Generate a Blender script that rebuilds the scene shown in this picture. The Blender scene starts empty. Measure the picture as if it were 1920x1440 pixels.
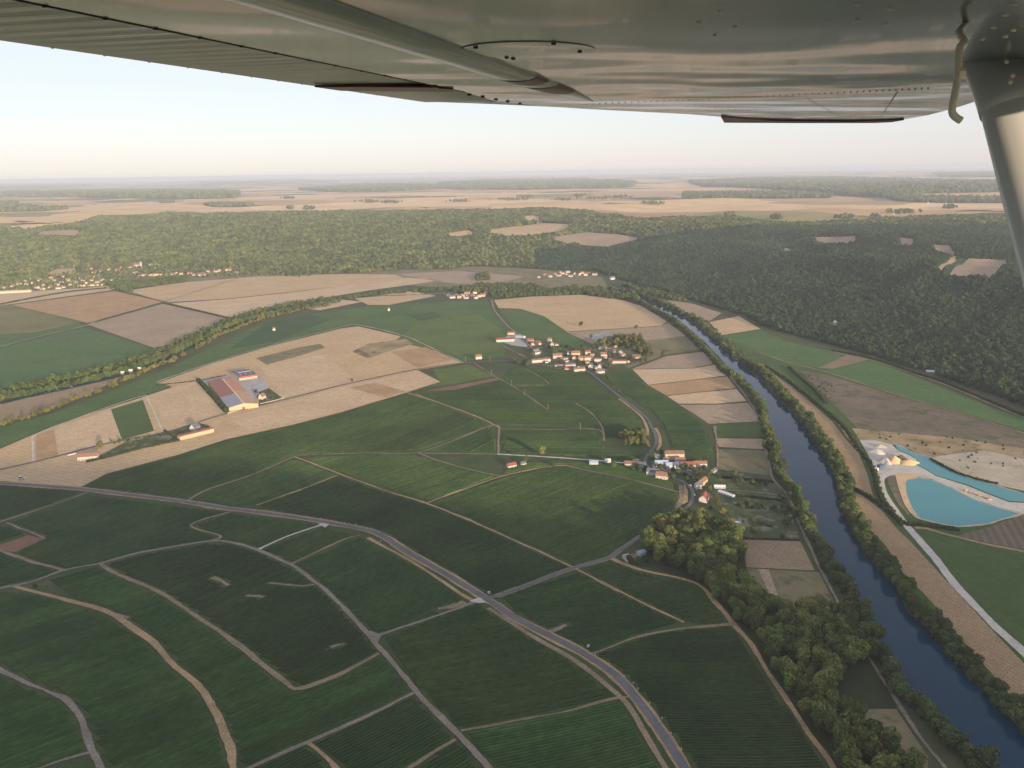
import bpy, math, random
import numpy as np
from mathutils import Vector, geometry
from mathutils import Matrix

rng = np.random.default_rng(7)
random.seed(7)
scene = bpy.context.scene
C = scene.collection

# ------------------------------------------------------------------ camera
CAM_H = 400.0
FOC = 1500.0
PITCH = math.atan(398 / FOC)
ROLL = math.atan(30 / 1860)
fw = np.array([0, math.cos(PITCH), -math.sin(PITCH)])
up0 = np.array([0, math.sin(PITCH), math.cos(PITCH)])
ex = np.array([1.0, 0, 0])
rt = math.cos(ROLL) * ex - math.sin(ROLL) * up0
up = math.sin(ROLL) * ex + math.cos(ROLL) * up0
CAM = np.array([0, 0, CAM_H])
cd = bpy.data.cameras.new('camera')
cam = bpy.data.objects.new('camera', cd)
C.objects.link(cam)
m = Matrix.Identity(4)
for i in range(3):
    m[i][0], m[i][1], m[i][2], m[i][3] = rt[i], up[i], -fw[i], CAM[i]
cam.matrix_world = m
cd.sensor_width = 36
cd.lens = 36 * FOC / 1920
cd.clip_start = 0.02
cd.clip_end = 200000
scene.camera = cam

# ------------------------------------------------------------------ light
SUN_EL = math.radians(8.5)
SUN_DIR = Vector((0.5, -0.87, math.tan(SUN_EL))).normalized()      # towards the sun
w = bpy.data.worlds.new('World')
scene.world = w
w.use_nodes = True
nt = w.node_tree
nt.nodes.clear()
sky = nt.nodes.new('ShaderNodeTexSky')
sky.sky_type = 'NISHITA'
sky.sun_disc = False
sky.sun_elevation = SUN_EL
sky.sun_rotation = math.atan2(SUN_DIR.x, SUN_DIR.y)
sky.altitude = 400
sky.air_density = 1.0
sky.dust_density = 0.6
sky.ozone_density = 2.0
bg = nt.nodes.new('ShaderNodeBackground')
bg.inputs['Strength'].default_value = 0.11
ow = nt.nodes.new('ShaderNodeOutputWorld')
hs_ = nt.nodes.new('ShaderNodeHueSaturation')
hs_.inputs['Saturation'].default_value = 0.72
tint = nt.nodes.new('ShaderNodeMix')
tint.data_type = 'RGBA'
tint.blend_type = 'MIX'          # high thin haze that pales the whole sky
tint.inputs[0].default_value = 0.55
tint.inputs[7].default_value = (4.35, 4.1, 4.7, 1)
nt.links.new(sky.outputs[0], hs_.inputs['Color'])
nt.links.new(hs_.outputs[0], tint.inputs[6])
nt.links.new(tint.outputs[2], bg.inputs[0])
nt.links.new(bg.outputs[0], ow.inputs[0])
sd = bpy.data.lights.new('sun', 'SUN')
sd.energy = 4.2
sd.color = (1.0, 0.77, 0.53)
sd.angle = math.radians(0.5)
so = bpy.data.objects.new('sun', sd)
C.objects.link(so)
so.rotation_euler = (-SUN_DIR).to_track_quat('-Z', 'Y').to_euler()
scene.view_settings.view_transform = 'Standard'
scene.view_settings.look = 'None'
scene.view_settings.exposure = 0.9
scene.view_settings.gamma = 1
scene.cycles.use_denoising = True
scene.cycles.volume_bounces = 0
scene.cycles.max_bounces = 5
scene.cycles.diffuse_bounces = 2
scene.cycles.glossy_bounces = 3
scene.cycles.use_adaptive_sampling = True
scene.cycles.adaptive_threshold = 0.02
HAZE_DENSITY = 4.4e-5
HAZE_COLOR = (0.76, 0.85, 0.98)


# ------------------------------------------------------------------ terrain
def smooth(t):
    t = np.clip(t, 0, 1)
    return t * t * (3 - 2 * t)


def rays(px):
    px = np.asarray(px, float).reshape(-1, 2)
    return fw + ((px[:, :1] - 960) / FOC) * rt - ((px[:, 1:] - 720) / FOC) * up


def flat(px, z=0.0):
    d = rays(px)
    k = (z - CAM_H) / d[:, 2]
    return (CAM + d * k[:, None])[:, :2]


FOOT = flat([(-900, 520), (-400, 518), (0, 500), (250, 497), (480, 500), (640, 503), (760, 500), (900, 503), (1010, 507), (1130, 520), (1250, 553),
             (1350, 588), (1430, 615), (1520, 643), (1600, 664), (1700, 700), (1800, 738), (1920, 790), (2150, 900), (2500, 1100), (3200, 1440)])


def poly_dist(x, y, P):
    """distance to an open polyline and the sign: positive on its left when walked in order"""
    best = np.full(x.shape, 1e18)
    sgn = np.ones(x.shape)
    for a, b in zip(P[:-1], P[1:]):
        d = b - a
        L2 = d @ d
        t = np.clip(((x - a[0]) * d[0] + (y - a[1]) * d[1]) / L2, 0, 1)
        qx, qy = x - (a[0] + t * d[0]), y - (a[1] + t * d[1])
        dd = qx * qx + qy * qy
        cr = d[0] * (y - a[1]) - d[1] * (x - a[0])
        m_ = dd < best
        best = np.where(m_, dd, best)
        sgn = np.where(m_, np.sign(cr), sgn)
    return np.sqrt(best), sgn


def H(x, y):
    x = np.asarray(x, float)
    y = np.asarray(y, float)
    d, s = poly_dist(x, y, FOOT)
    d = np.where((s > 0) & (y > 300), d, 0)
    right = smooth((x - 0) / 900) * smooth((5000 - y) / 2000)
    W = 1250 - 250 * right
    s1 = smooth(d / W)
    roll = 10 * right * np.sin((x * 0.8 + y * 0.6) / 120 + 0.8 * np.sin(x / 200)) + 9 * np.sin(x / 310 + 1.3) * np.sin(y / 420 + 0.4) + 7 * np.sin(x / 170 - y / 230) + 5 * np.sin((x + y) / 95)
    far = smooth((d - 1500) / 4000)
    z = 112 * s1 + roll * s1 * (1 - 0.75 * far) * np.where(d > 0, 1, 0)
    z = z + far * (10 * np.sin(y / 1400 + x / 5000) + 8 * np.sin(x / 2100 + y / 2600))
    # the vineyard hill that falls away below the aircraft
    mask = smooth((230 - x) / 420)
    z = z + 112 * smooth((900 - 0.12 * x - y) / 1150) * mask
    # unseen ridge behind, its height shaped to shade the valley's near side
    z = z + (300 - 42 * smooth((x - 500) / 500)) * smooth((-150 - y) / 500) * smooth((x + 500) / 700)
    return z


def on_ground(px):
    """where the line of sight through a picture point meets the terrain: world x, y"""
    d = rays(px)
    n = len(d)
    dzz = np.minimum(d[:, 2], -0.0045)
    t0 = (178 - CAM_H) / dzz
    t1 = (-2 - CAM_H) / dzz
    K = 72
    T_ = t0[:, None] + (t1 - t0)[:, None] * np.linspace(0, 1, K)[None]
    P = CAM[None, None] + d[:, None] * T_[..., None]
    below = P[..., 2] < H(P[..., 0].ravel(), P[..., 1].ravel()).reshape(n, K)
    below[:, -1] = True
    j = np.maximum(below.argmax(1), 1)
    r_n = np.arange(n)
    lo, hi = T_[r_n, j - 1], T_[r_n, j]
    for _ in range(13):
        mid = (lo + hi) / 2
        P = CAM + d * mid[:, None]
        b = P[:, 2] < H(P[:, 0], P[:, 1])
        hi = np.where(b, mid, hi)
        lo = np.where(b, lo, mid)
    P = CAM + d * hi[:, None]
    return P[:, :2]


def to_px(P):
    v = np.asarray(P, float) - CAM
    dz = v @ fw
    return np.stack([960 + FOC * (v @ rt) / dz, 720 - FOC * (v @ up) / dz], 1), dz


def in_poly(pts, poly):
    x, y = pts[:, 0], pts[:, 1]
    poly = np.asarray(poly, float)
    r = np.zeros(len(pts), bool)
    j = len(poly) - 1
    for i in range(len(poly)):
        xi, yi, xj, yj = *poly[i], *poly[j]
        c = ((yi > y) != (yj > y)) & (x < (xj - xi) * (y - yi) / (yj - yi + 1e-12) + xi)
        r ^= c
        j = i
    return r


# ------------------------------------------------------------------ materials
MATS = {}


def new_mat(name):
    mt = bpy.data.materials.new(name)
    mt.use_nodes = True
    n = mt.node_tree
    n.nodes.clear()
    o = n.nodes.new('ShaderNodeOutputMaterial')
    b = n.nodes.new('ShaderNodeBsdfPrincipled')
    n.links.new(b.outputs[0], o.inputs[0])
    MATS[name] = mt
    return mt, n, b


def noise(n, coord, scale, detail=3, rough=0.55):
    t = n.nodes.new('ShaderNodeTexNoise')
    t.inputs['Scale'].default_value = scale
    t.inputs['Detail'].default_value = detail
    t.inputs['Roughness'].default_value = rough
    n.links.new(coord, t.inputs['Vector'])
    return t.outputs['Fac']


def ramp(n, fac, stops):
    r = n.nodes.new('ShaderNodeValToRGB')
    e = r.color_ramp.elements
    e[0].position, e[0].color = stops[0][0], (*stops[0][1], 1)
    e[1].position, e[1].color = stops[-1][0], (*stops[-1][1], 1)
    for p_, c_ in stops[1:-1]:
        q = e.new(p_)
        q.color = (*c_, 1)
    n.links.new(fac, r.inputs[0])
    return r.outputs[0]


def mixc(n, a, b, fac, mode='MIX'):
    x = n.nodes.new('ShaderNodeMix')
    x.data_type = 'RGBA'
    x.blend_type = mode
    for s, v in ((x.inputs[0], fac), (x.inputs[6], a), (x.inputs[7], b)):
        if hasattr(v, 'is_linked'):
            n.links.new(v, s)
        elif isinstance(v, tuple):
            s.default_value = (*v, 1)
        else:
            s.default_value = v
    return x.outputs[2]


def sc(c, k):
    return tuple(min(1, v * k) for v in c)


def earth(name, col, col2=None, big=0.012, fine=0.12, var=0.25, stripe=None, rough=0.95, grain=None, patch=None):
    """a field or path: two scales of blotches, optional tractor lines (angle, period, strength), optional weeds"""
    mt, n, b = new_mat(name)
    tc = n.nodes.new('ShaderNodeTexCoord').outputs['Object']
    col2 = col2 or sc(col, 1 - var)
    f1 = noise(n, tc, big, 4)
    c = ramp(n, f1, [(0.33, col2), (0.62, col)])
    f2 = noise(n, tc, fine, 5, 0.7)
    c = mixc(n, c, ramp(n, f2, [(0.3, (0.84, 0.84, 0.84)), (0.7, (1.13, 1.12, 1.1))]), 1.0, 'MULTIPLY')
    if grain:
        f3 = noise(n, tc, grain, 3, 0.8)
        c = mixc(n, c, ramp(n, f3, [(0.3, (0.6, 0.6, 0.6)), (0.7, (1.35, 1.35, 1.35))]), 1.0, 'MULTIPLY')
    if stripe:
        ang, per, st = stripe
        mp = n.nodes.new('ShaderNodeMapping')
        mp.inputs['Rotation'].default_value = (0, 0, -ang)
        n.links.new(tc, mp.inputs[0])
        wv = n.nodes.new('ShaderNodeTexWave')
        wv.bands_direction = 'Y'
        wv.inputs['Scale'].default_value = 2 * math.pi / per / 20 * 1.0
        wv.inputs['Distortion'].default_value = 1.2
        wv.inputs['Detail'].default_value = 3
        wv.inputs['Detail Scale'].default_value = 0.6
        n.links.new(mp.outputs[0], wv.inputs['Vector'])
        c = mixc(n, c, ramp(n, wv.outputs['Fac'], [(0.2, (1 - st,) * 3), (0.8, (1 + st * 0.6,) * 3)]), 1.0, 'MULTIPLY')
    if patch:
        pc, th, psc = patch
        f4 = noise(n, tc, psc, 5, 0.65)
        c = mixc(n, c, pc, ramp(n, f4, [(th, (0, 0, 0)), (th + 0.12, (1, 1, 1))]))
    n.links.new(c, b.inputs['Base Color'])
    b.inputs['Roughness'].default_value = rough
    b.inputs['Specular IOR Level'].default_value = 0.15
    return mt


def leafy(name, col, col2, scale=0.05, rnd=0.35):
    """foliage: slow colour drift over the ground plus a random tint for each tree"""
    mt, n, b = new_mat(name)
    g = n.nodes.new('ShaderNodeNewGeometry')
    oi = n.nodes.new('ShaderNodeObjectInfo')
    f1 = noise(n, g.outputs['Position'], scale, 4)
    c = ramp(n, f1, [(0.32, col), (0.66, col2)])
    hs = n.nodes.new('ShaderNodeHueSaturation')
    mr = n.nodes.new('ShaderNodeMapRange')
    mr.inputs[3].default_value = 1 - rnd
    mr.inputs[4].default_value = 1 + rnd
    n.links.new(oi.outputs['Random'], mr.inputs[0])
    n.links.new(mr.outputs[0], hs.inputs['Value'])
    mr2 = n.nodes.new('ShaderNodeMapRange')
    mr2.inputs[3].default_value = 0.485
    mr2.inputs[4].default_value = 0.515
    ml = n.nodes.new('ShaderNodeMath')
    ml.operation = 'FRACT'
    mu = n.nodes.new('ShaderNodeMath')
    mu.operation = 'MULTIPLY'
    mu.inputs[1].default_value = 7.31
    n.links.new(oi.outputs['Random'], mu.inputs[0])
    n.links.new(mu.outputs[0], ml.inputs[0])
    n.links.new(ml.outputs[0], mr2.inputs[0])
    n.links.new(mr2.outputs[0], hs.inputs['Hue'])
    n.links.new(c, hs.inputs['Color'])
    n.links.new(hs.outputs[0], b.inputs['Base Color'])
    b.inputs['Roughness'].default_value = 0.8
    b.inputs['Specular IOR Level'].default_value = 0.2
    return mt


def paint(name, col, rough=0.7, scale=0.8, var=0.12, spec=0.3):
    mt, n, b = new_mat(name)
    tc = n.nodes.new('ShaderNodeTexCoord').outputs['Object']
    f1 = noise(n, tc, scale, 4, 0.65)
    n.links.new(ramp(n, f1, [(0.3, sc(col, 1 - var)), (0.7, sc(col, 1 + var * 0.4))]), b.inputs['Base Color'])
    b.inputs['Roughness'].default_value = rough
    b.inputs['Specular IOR Level'].default_value = spec
    return mt


# ------------------------------------------------------------------ mesh helpers
def link(name, me, parent=None, mat=None):
    o = bpy.data.objects.new(name, me)
    C.objects.link(o)
    if parent is not None:
        o.parent = parent
    if mat is not None and me is not None and not me.materials:
        me.materials.append(MATS[mat])
    return o


def mesh(name, verts, faces, mat=None, smooth_=False):
    me = bpy.data.meshes.new(name)
    me.from_pydata([tuple(map(float, v)) for v in verts], [], [tuple(map(int, f)) for f in faces])
    if mat:
        me.materials.append(MATS[mat])
    if smooth_:
        me.polygons.foreach_set('use_smooth', [True] * len(me.polygons))
    me.update()
    return me


def fast_mesh(name, verts, quads, mat, smooth_=False):
    """large quad meshes straight from numpy arrays"""
    verts = np.asarray(verts, np.float32)
    quads = np.asarray(quads, np.int32)
    k = quads.shape[1]
    me = bpy.data.meshes.new(name)
    me.vertices.add(len(verts))
    me.vertices.foreach_set('co', verts.ravel())
    me.loops.add(quads.size)
    me.loops.foreach_set('vertex_index', quads.ravel())
    me.polygons.add(len(quads))
    me.polygons.foreach_set('loop_start', np.arange(0, quads.size, k, dtype=np.int32))
    me.polygons.foreach_set('loop_total', np.full(len(quads), k, np.int32))
    if smooth_:
        me.polygons.foreach_set('use_smooth', np.ones(len(quads), bool))
    me.materials.append(MATS[mat])
    me.update(calc_edges=True)
    return me


def tag(o, label=None, cat=None, group=None, kind=None):
    if label:
        o['label'] = label
    if cat:
        o['category'] = cat
    if group:
        o['group'] = group
    if kind:
        o['kind'] = kind
    return o


def thing(name, loc, rz, label, cat, group=None):
    o = bpy.data.objects.new(name, None)
    C.objects.link(o)
    o.location = loc
    o.rotation_euler = (0, 0, rz)
    return tag(o, label, cat, group)


def densify(P, step, closed=True):
    P = [np.asarray(p, float) for p in P]
    out = []
    n = len(P)
    for i in range(n if closed else n - 1):
        a, b = P[i], P[(i + 1) % n]
        k = max(1, int(np.ceil(np.linalg.norm(b - a) / step)))
        for j in range(k):
            out.append(a + (b - a) * j / k)
    if not closed:
        out.append(P[-1])
    return np.array(out)


def catmull(P, sub=6, closed=False):
    P = np.asarray(P, float)
    n = len(P)
    out = []
    for i in range(n if closed else n - 1):
        if closed:
            p0, p1, p2, p3 = P[i - 1], P[i], P[(i + 1) % n], P[(i + 2) % n]
        else:
            p0, p1, p2, p3 = P[max(i - 1, 0)], P[i], P[i + 1], P[min(i + 2, n - 1)]
        for j in range(sub):
            t = j / sub
            out.append(0.5 * (2 * p1 + (p2 - p0) * t + (2 * p0 - 5 * p1 + 4 * p2 - p3) * t * t + (3 * p1 - p0 - 3 * p2 + p3) * t ** 3))
    if not closed:
        out.append(P[-1])
    return np.array(out)


def lift(x, y, off):
    return H(x, y) + off * (1 + np.maximum(0, np.asarray(y) - 1200) / 900)


def patch(name, px, mat, off=0.25, kind='structure', round_=False, z=None, wob=0.0, label=None, world=False):
    """a field, pond or yard: an outline laid on the terrain"""
    P = np.asarray(px, float) if world else on_ground(px)
    if round_:
        P = catmull(P, 5, True)
    size = max(np.ptp(P[:, 0]), np.ptp(P[:, 1]))
    step = max(18.0, size / 40)
    B = densify(P, step)
    if wob:
        B = B + rng.normal(0, wob, B.shape)
    gx = np.arange(P[:, 0].min(), P[:, 0].max(), step)
    gy = np.arange(P[:, 1].min(), P[:, 1].max(), step)
    G = np.stack(np.meshgrid(gx, gy), -1).reshape(-1, 2)
    if len(G):
        G = G[in_poly(G, B)]
    if len(G):
        dB = np.min(np.hypot(G[:, None, 0] - B[None, :, 0], G[:, None, 1] - B[None, :, 1]), 1)
        G = G[dB > step * 0.5]
    A = np.vstack([B, G]) if len(G) else B
    n = len(B)
    org = A.mean(0)
    v, e, f, *_ = geometry.delaunay_2d_cdt([Vector(a - org) for a in A], [], [list(range(n))], 1, 1e-4)
    V = np.array([(a[0] + org[0], a[1] + org[1]) for a in v])
    Z = lift(V[:, 0], V[:, 1], off) if z is None else np.full(len(V), z)
    fs = []
    for t in f:
        a, b, c = (V[i] for i in t[:3])
        cr = (b[0] - a[0]) * (c[1] - a[1]) - (b[1] - a[1]) * (c[0] - a[0])
        fs.append(tuple(t) if cr > 0 else tuple(reversed(t)))
    o = link(name, mesh(name, np.column_stack([V, Z]), fs, mat))
    tag(o, label=label, kind=kind)
    return o


PATHS = []      # (world polyline, half width) : vine rows keep clear of these


def ribbon(name, px, width, mat, off=0.6, wob=0.35, smooth_line=True, clear=1.0, world=False, sub=6):
    P = np.asarray(px, float) if world else on_ground(px)
    if smooth_line:
        P = catmull(P, sub)
    P = densify(P, 9.0, False)
    d = np.gradient(P, axis=0)
    d /= np.linalg.norm(d, axis=1)[:, None] + 1e-9
    nrm = np.stack([-d[:, 1], d[:, 0]], 1)
    k = len(P)
    wl = width / 2 + np.convolve(rng.normal(0, wob, k + 4), np.ones(5) / 5, 'valid')
    wr = width / 2 + np.convolve(rng.normal(0, wob, k + 4), np.ones(5) / 5, 'valid')
    L, R_ = P + nrm * wl[:, None], P - nrm * wr[:, None]
    cols = [L, P * 0.5 + L * 0.5, P, P * 0.5 + R_ * 0.5, R_]
    V = np.vstack(cols)
    Z = lift(V[:, 0], V[:, 1], off)
    q = [(c * k + i, (c + 1) * k + i, (c + 1) * k + i + 1, c * k + i + 1) for c in range(4) for i in range(k - 1)]
    o = link(name, mesh(name, np.column_stack([V, Z]), q, mat))
    tag(o, kind='structure')
    if clear:
        PATHS.append((P, width / 2 + clear))
    return o

# ------------------------------------------------------------------ palette
earth('soil_green', (0.085, 0.095, 0.04), (0.055, 0.075, 0.03), 0.01, 0.1)
earth('vine_soil', (0.070, 0.095, 0.036), (0.045, 0.072, 0.026), 0.02, 0.2, grain=0.9, patch=((0.13, 0.115, 0.06), 0.64, 0.02))
earth('vine_far', (0.085, 0.15, 0.042), (0.06, 0.12, 0.034), 0.008, 0.06, stripe=(0.35, 9, 0.121), grain=0.5)
earth('vine_far_dark', (0.05, 0.105, 0.034), (0.038, 0.085, 0.028), 0.01, 0.06, stripe=(0.35, 9, 0.110), grain=0.5)
earth('vine_bright', (0.11, 0.16, 0.04), (0.085, 0.13, 0.035), 0.01, 0.06, stripe=(0.35, 9, 0.110), grain=0.5)
earth('stubble', (0.547, 0.404, 0.233), (0.485, 0.353, 0.198), 0.01, 0.09, stripe=(-0.5, 8.4, 0.055), grain=0.6)
earth('stubble_pale', (0.579, 0.443, 0.278), (0.516, 0.382, 0.233), 0.012, 0.09, stripe=(0.75, 6.6, 0.050), grain=0.6)
earth('stubble_brown', (0.453, 0.303, 0.158), (0.369, 0.246, 0.134), 0.02, 0.1, stripe=(0.3, 6.0, 0.077), grain=0.5)
earth('stubble_grey', (0.380, 0.295, 0.200), (0.323, 0.249, 0.171), 0.01, 0.09, stripe=(0.9, 7.199999999999999, 0.044), grain=0.5)
earth('stubble_shaded_side', (0.322, 0.248, 0.153), (0.260, 0.201, 0.122), 0.01, 0.1, stripe=(0.05, 4.2, 0.072), grain=0.5)  # darker copy of the stubble, valley shade put into its colour
earth('strip_stubble', (0.380, 0.269, 0.151), (0.320, 0.228, 0.127), 0.012, 0.12, stripe=(math.radians(112), 4.8, 0.083), grain=0.6)
earth('grass_green', (0.075, 0.125, 0.035), (0.06, 0.10, 0.03), 0.012, 0.1, grain=0.7)
earth('grass_bright', (0.085, 0.16, 0.05), (0.07, 0.135, 0.045), 0.01, 0.08, stripe=(0.2, 8.4, 0.033), grain=0.6)
earth('olive_field', (0.20, 0.185, 0.07), (0.13, 0.15, 0.055), 0.008, 0.08, stripe=(0.2, 7.199999999999999, 0.055))
earth('red_soil', (0.24, 0.135, 0.085), (0.19, 0.115, 0.075), 0.03, 0.12)
earth('brown_field', (0.27, 0.20, 0.125), (0.20, 0.15, 0.095), 0.012, 0.09, stripe=(0.1, 5.3999999999999995, 0.066))
earth('meadow_dry', (0.24, 0.20, 0.115), (0.15, 0.15, 0.075), 0.015, 0.1, patch=((0.10, 0.12, 0.05), 0.52, 0.03))
earth('waste', (0.20, 0.158, 0.115), (0.125, 0.115, 0.068), 0.012, 0.08, patch=((0.10, 0.105, 0.055), 0.50, 0.03), grain=0.35)
earth('scrub', (0.38, 0.29, 0.165), (0.22, 0.18, 0.09), 0.022, 0.12, patch=((0.13, 0.125, 0.06), 0.55, 0.045))
earth('gravel_bank', (0.47, 0.42, 0.32), (0.39, 0.345, 0.255), 0.03, 0.15, patch=((0.16, 0.17, 0.10), 0.60, 0.05))
earth('quarry_floor', (0.55, 0.52, 0.46), (0.43, 0.41, 0.37), 0.04, 0.2)
earth('sand', (0.62, 0.46, 0.27), (0.53, 0.39, 0.22), 0.05, 0.25)
earth('track_dirt', (0.31, 0.24, 0.155), (0.21, 0.175, 0.11), 0.03, 0.2, grain=0.8, patch=((0.12, 0.12, 0.06), 0.58, 0.09))
earth('track_ochre', (0.44, 0.31, 0.17), (0.29, 0.215, 0.12), 0.03, 0.2, grain=0.8, patch=((0.13, 0.125, 0.06), 0.60, 0.09))
earth('track_grey', (0.27, 0.235, 0.185), (0.20, 0.175, 0.135), 0.03, 0.2, grain=0.8)
earth('track_white', (0.58, 0.55, 0.48), (0.47, 0.45, 0.39), 0.05, 0.25)
earth('asphalt', (0.155, 0.155, 0.16), (0.115, 0.115, 0.12), 0.05, 0.3, rough=0.8)
earth('yard', (0.44, 0.43, 0.41), (0.34, 0.33, 0.32), 0.06, 0.3)
earth('wood_floor', (0.045, 0.055, 0.022), (0.03, 0.04, 0.017), 0.02, 0.1)
earth('plough', (0.185, 0.145, 0.10), (0.135, 0.115, 0.075), 0.012, 0.09, stripe=(math.radians(70), 9, 0.165))
earth('garden', (0.10, 0.115, 0.055), (0.055, 0.08, 0.03), 0.05, 0.2, patch=((0.24, 0.215, 0.17), 0.54, 0.05))
leafy('leaf_wood', (0.075, 0.125, 0.030), (0.165, 0.175, 0.048), 0.03, 0.45)
leafy('leaf_forest', (0.062, 0.100, 0.038), (0.150, 0.170, 0.060), 0.012, 0.6)
leafy('leaf_hillside_shaded', (0.026, 0.060, 0.028), (0.056, 0.094, 0.036), 0.008, 0.28)  # the slope's shade is mixed into this darker, bluer leaf colour
leafy('leaf_river', (0.050, 0.090, 0.028), (0.100, 0.125, 0.036), 0.02)
leafy('leaf_willow', (0.12, 0.125, 0.035), (0.16, 0.15, 0.045), 0.03)
leafy('leaf_hedge', (0.035, 0.06, 0.02), (0.055, 0.075, 0.025), 0.05)
mv = leafy('leaf_vine', (0.026, 0.062, 0.018), (0.052, 0.092, 0.025), 0.012, 0.3)
nv = mv.node_tree
av = nv.nodes.new('ShaderNodeAttribute')
av.attribute_name = 'tone'
bv = [x for x in nv.nodes if x.bl_idname == 'ShaderNodeBsdfPrincipled'][0]
nv.links.new(mixc(nv, bv.inputs['Base Color'].links[0].from_socket, av.outputs['Color'], 1.0, 'MULTIPLY'), bv.inputs['Base Color'])
paint('bark', (0.11, 0.085, 0.06), 0.95, 2.0, 0.3)
paint('render_cream', (0.535, 0.469, 0.381), 0.9)
paint('render_white', (0.550, 0.526, 0.486), 0.9)
paint('render_beige', (0.540, 0.414, 0.270), 0.9)
paint('render_grey', (0.55, 0.54, 0.53), 0.9)
paint('tile_red', (0.306, 0.106, 0.076), 0.85, 0.6, 0.3)
paint('tile_orange', (0.302, 0.158, 0.101), 0.85, 0.6, 0.3)
paint('tile_brown', (0.247, 0.142, 0.104), 0.85, 0.6, 0.3)
paint('slate', (0.14, 0.145, 0.17), 0.7, 0.6, 0.25)
paint('sheet_blue', (0.36, 0.44, 0.52), 0.5, 0.4, 0.15)
paint('sheet_maroon', (0.30, 0.135, 0.11), 0.7, 0.2, 0.25)
paint('sheet_grey', (0.28, 0.29, 0.33), 0.6, 0.2, 0.15)
paint('sheet_orange', (0.50, 0.25, 0.15), 0.75, 0.15, 0.25)
paint('sheet_tan', (0.50, 0.33, 0.21), 0.75, 0.15, 0.25)
paint('roof_dark', (0.13, 0.12, 0.16), 0.6, 0.3, 0.2)
paint('fascia_red', (0.62, 0.07, 0.06), 0.5)
paint('panel_white', (0.70, 0.69, 0.66), 0.5)
paint('dark_glass', (0.05, 0.055, 0.065), 0.25, 1, 0.1, 0.5)
paint('door_wood', (0.20, 0.13, 0.08), 0.7)
paint('pole_wood', (0.30, 0.24, 0.17), 0.9)
paint('tyre', (0.03, 0.03, 0.03), 0.9)
paint('machine_blue', (0.08, 0.13, 0.22), 0.5)
paint('rust', (0.45, 0.20, 0.09), 0.8)


def water(name, col, rough, bump, scale, spec=0.5):
    mt, n, b = new_mat(name)
    tc = n.nodes.new('ShaderNodeTexCoord').outputs['Object']
    f1 = noise(n, tc, 0.01, 3)
    n.links.new(ramp(n, f1, [(0.3, sc(col, 0.85)), (0.7, col)]), b.inputs['Base Color'])
    b.inputs['Roughness'].default_value = rough
    b.inputs['IOR'].default_value = 1.33
    b.inputs['Specular IOR Level'].default_value = spec
    bp = n.nodes.new('ShaderNodeBump')
    bp.inputs['Strength'].default_value = bump
    bp.inputs['Distance'].default_value = 0.3
    n.links.new(noise(n, tc, scale, 3), bp.inputs['Height'])
    n.links.new(bp.outputs[0], b.inputs['Normal'])


water('river_water', (0.003, 0.038, 0.075), 0.05, 0.08, 0.25, 0.22)
water('pond_water', (0.045, 0.26, 0.275), 0.2, 0.05, 0.4)

# far plateau: patchwork of harvested fields, with woods too far off to pick apart
mt, n, b = new_mat('plateau')
tc = n.nodes.new('ShaderNodeTexCoord').outputs['Object']
mp = n.nodes.new('ShaderNodeMapping')
mp.inputs['Scale'].default_value = (1 / 1100, 1 / 900, 0)
mp.inputs['Rotation'].default_value = (0, 0, 0.2)
n.links.new(tc, mp.inputs[0])
wn = n.nodes.new('ShaderNodeTexNoise')
wn.inputs['Scale'].default_value = 1.1
n.links.new(mp.outputs[0], wn.inputs['Vector'])
va = n.nodes.new('ShaderNodeVectorMath')
va.operation = 'MULTIPLY_ADD'
va.inputs[1].default_value = (0.5, 0.5, 0)
n.links.new(wn.outputs['Color'], va.inputs[0])
n.links.new(mp.outputs[0], va.inputs[2])
vo = n.nodes.new('ShaderNodeTexVoronoi')
vo.inputs['Scale'].default_value = 1.0
vo.inputs['Randomness'].default_value = 0.9
n.links.new(va.outputs[0], vo.inputs['Vector'])
sp = n.nodes.new('ShaderNodeSeparateColor')
n.links.new(vo.outputs['Color'], sp.inputs[0])
fields = ramp(n, sp.outputs[0], [(0.0, (0.70, 0.49, 0.25)), (0.20, (0.52, 0.35, 0.18)), (0.34, (0.74, 0.54, 0.29)), (0.50, (0.42, 0.29, 0.15)), (0.58, (0.66, 0.47, 0.25)),
                                 (0.73, (0.30, 0.26, 0.11)), (0.79, (0.60, 0.43, 0.23)), (0.91, (0.14, 0.18, 0.065)), (0.96, (0.72, 0.53, 0.30))])
r_ = [x for x in n.nodes if x.bl_idname == 'ShaderNodeValToRGB'][-1]
r_.color_ramp.interpolation = 'CONSTANT'
sx = n.nodes.new('ShaderNodeSeparateXYZ')
n.links.new(tc, sx.inputs[0])
mr = n.nodes.new('ShaderNodeMapRange')
mr.inputs[1].default_value = 11000
mr.inputs[2].default_value = 26000
mr.inputs[3].default_value = 0.61
mr.inputs[4].default_value = 0.49
n.links.new(sx.outputs[1], mr.inputs[0])
mp2 = n.nodes.new('ShaderNodeMapping')
mp2.inputs['Scale'].default_value = (1 / 2200, 1 / 1500, 0)
n.links.new(tc, mp2.inputs[0])
wf = noise(n, mp2.outputs[0], 1.0, 5, 0.6)
gt = n.nodes.new('ShaderNodeMath')
gt.operation = 'GREATER_THAN'
n.links.new(wf, gt.inputs[0])
n.links.new(mr.outputs[0], gt.inputs[1])
f5 = noise(n, tc, 0.004, 4)
fields = mixc(n, fields, ramp(n, f5, [(0.3, (0.82, 0.82, 0.82)), (0.7, (1.12, 1.1, 1.08))]), 1.0, 'MULTIPLY')
c = mixc(n, fields, (0.05, 0.07, 0.035), gt.outputs[0])
n.links.new(c, b.inputs['Base Color'])
b.inputs['Roughness'].default_value = 1
b.inputs['Specular IOR Level'].default_value = 0.1

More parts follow.
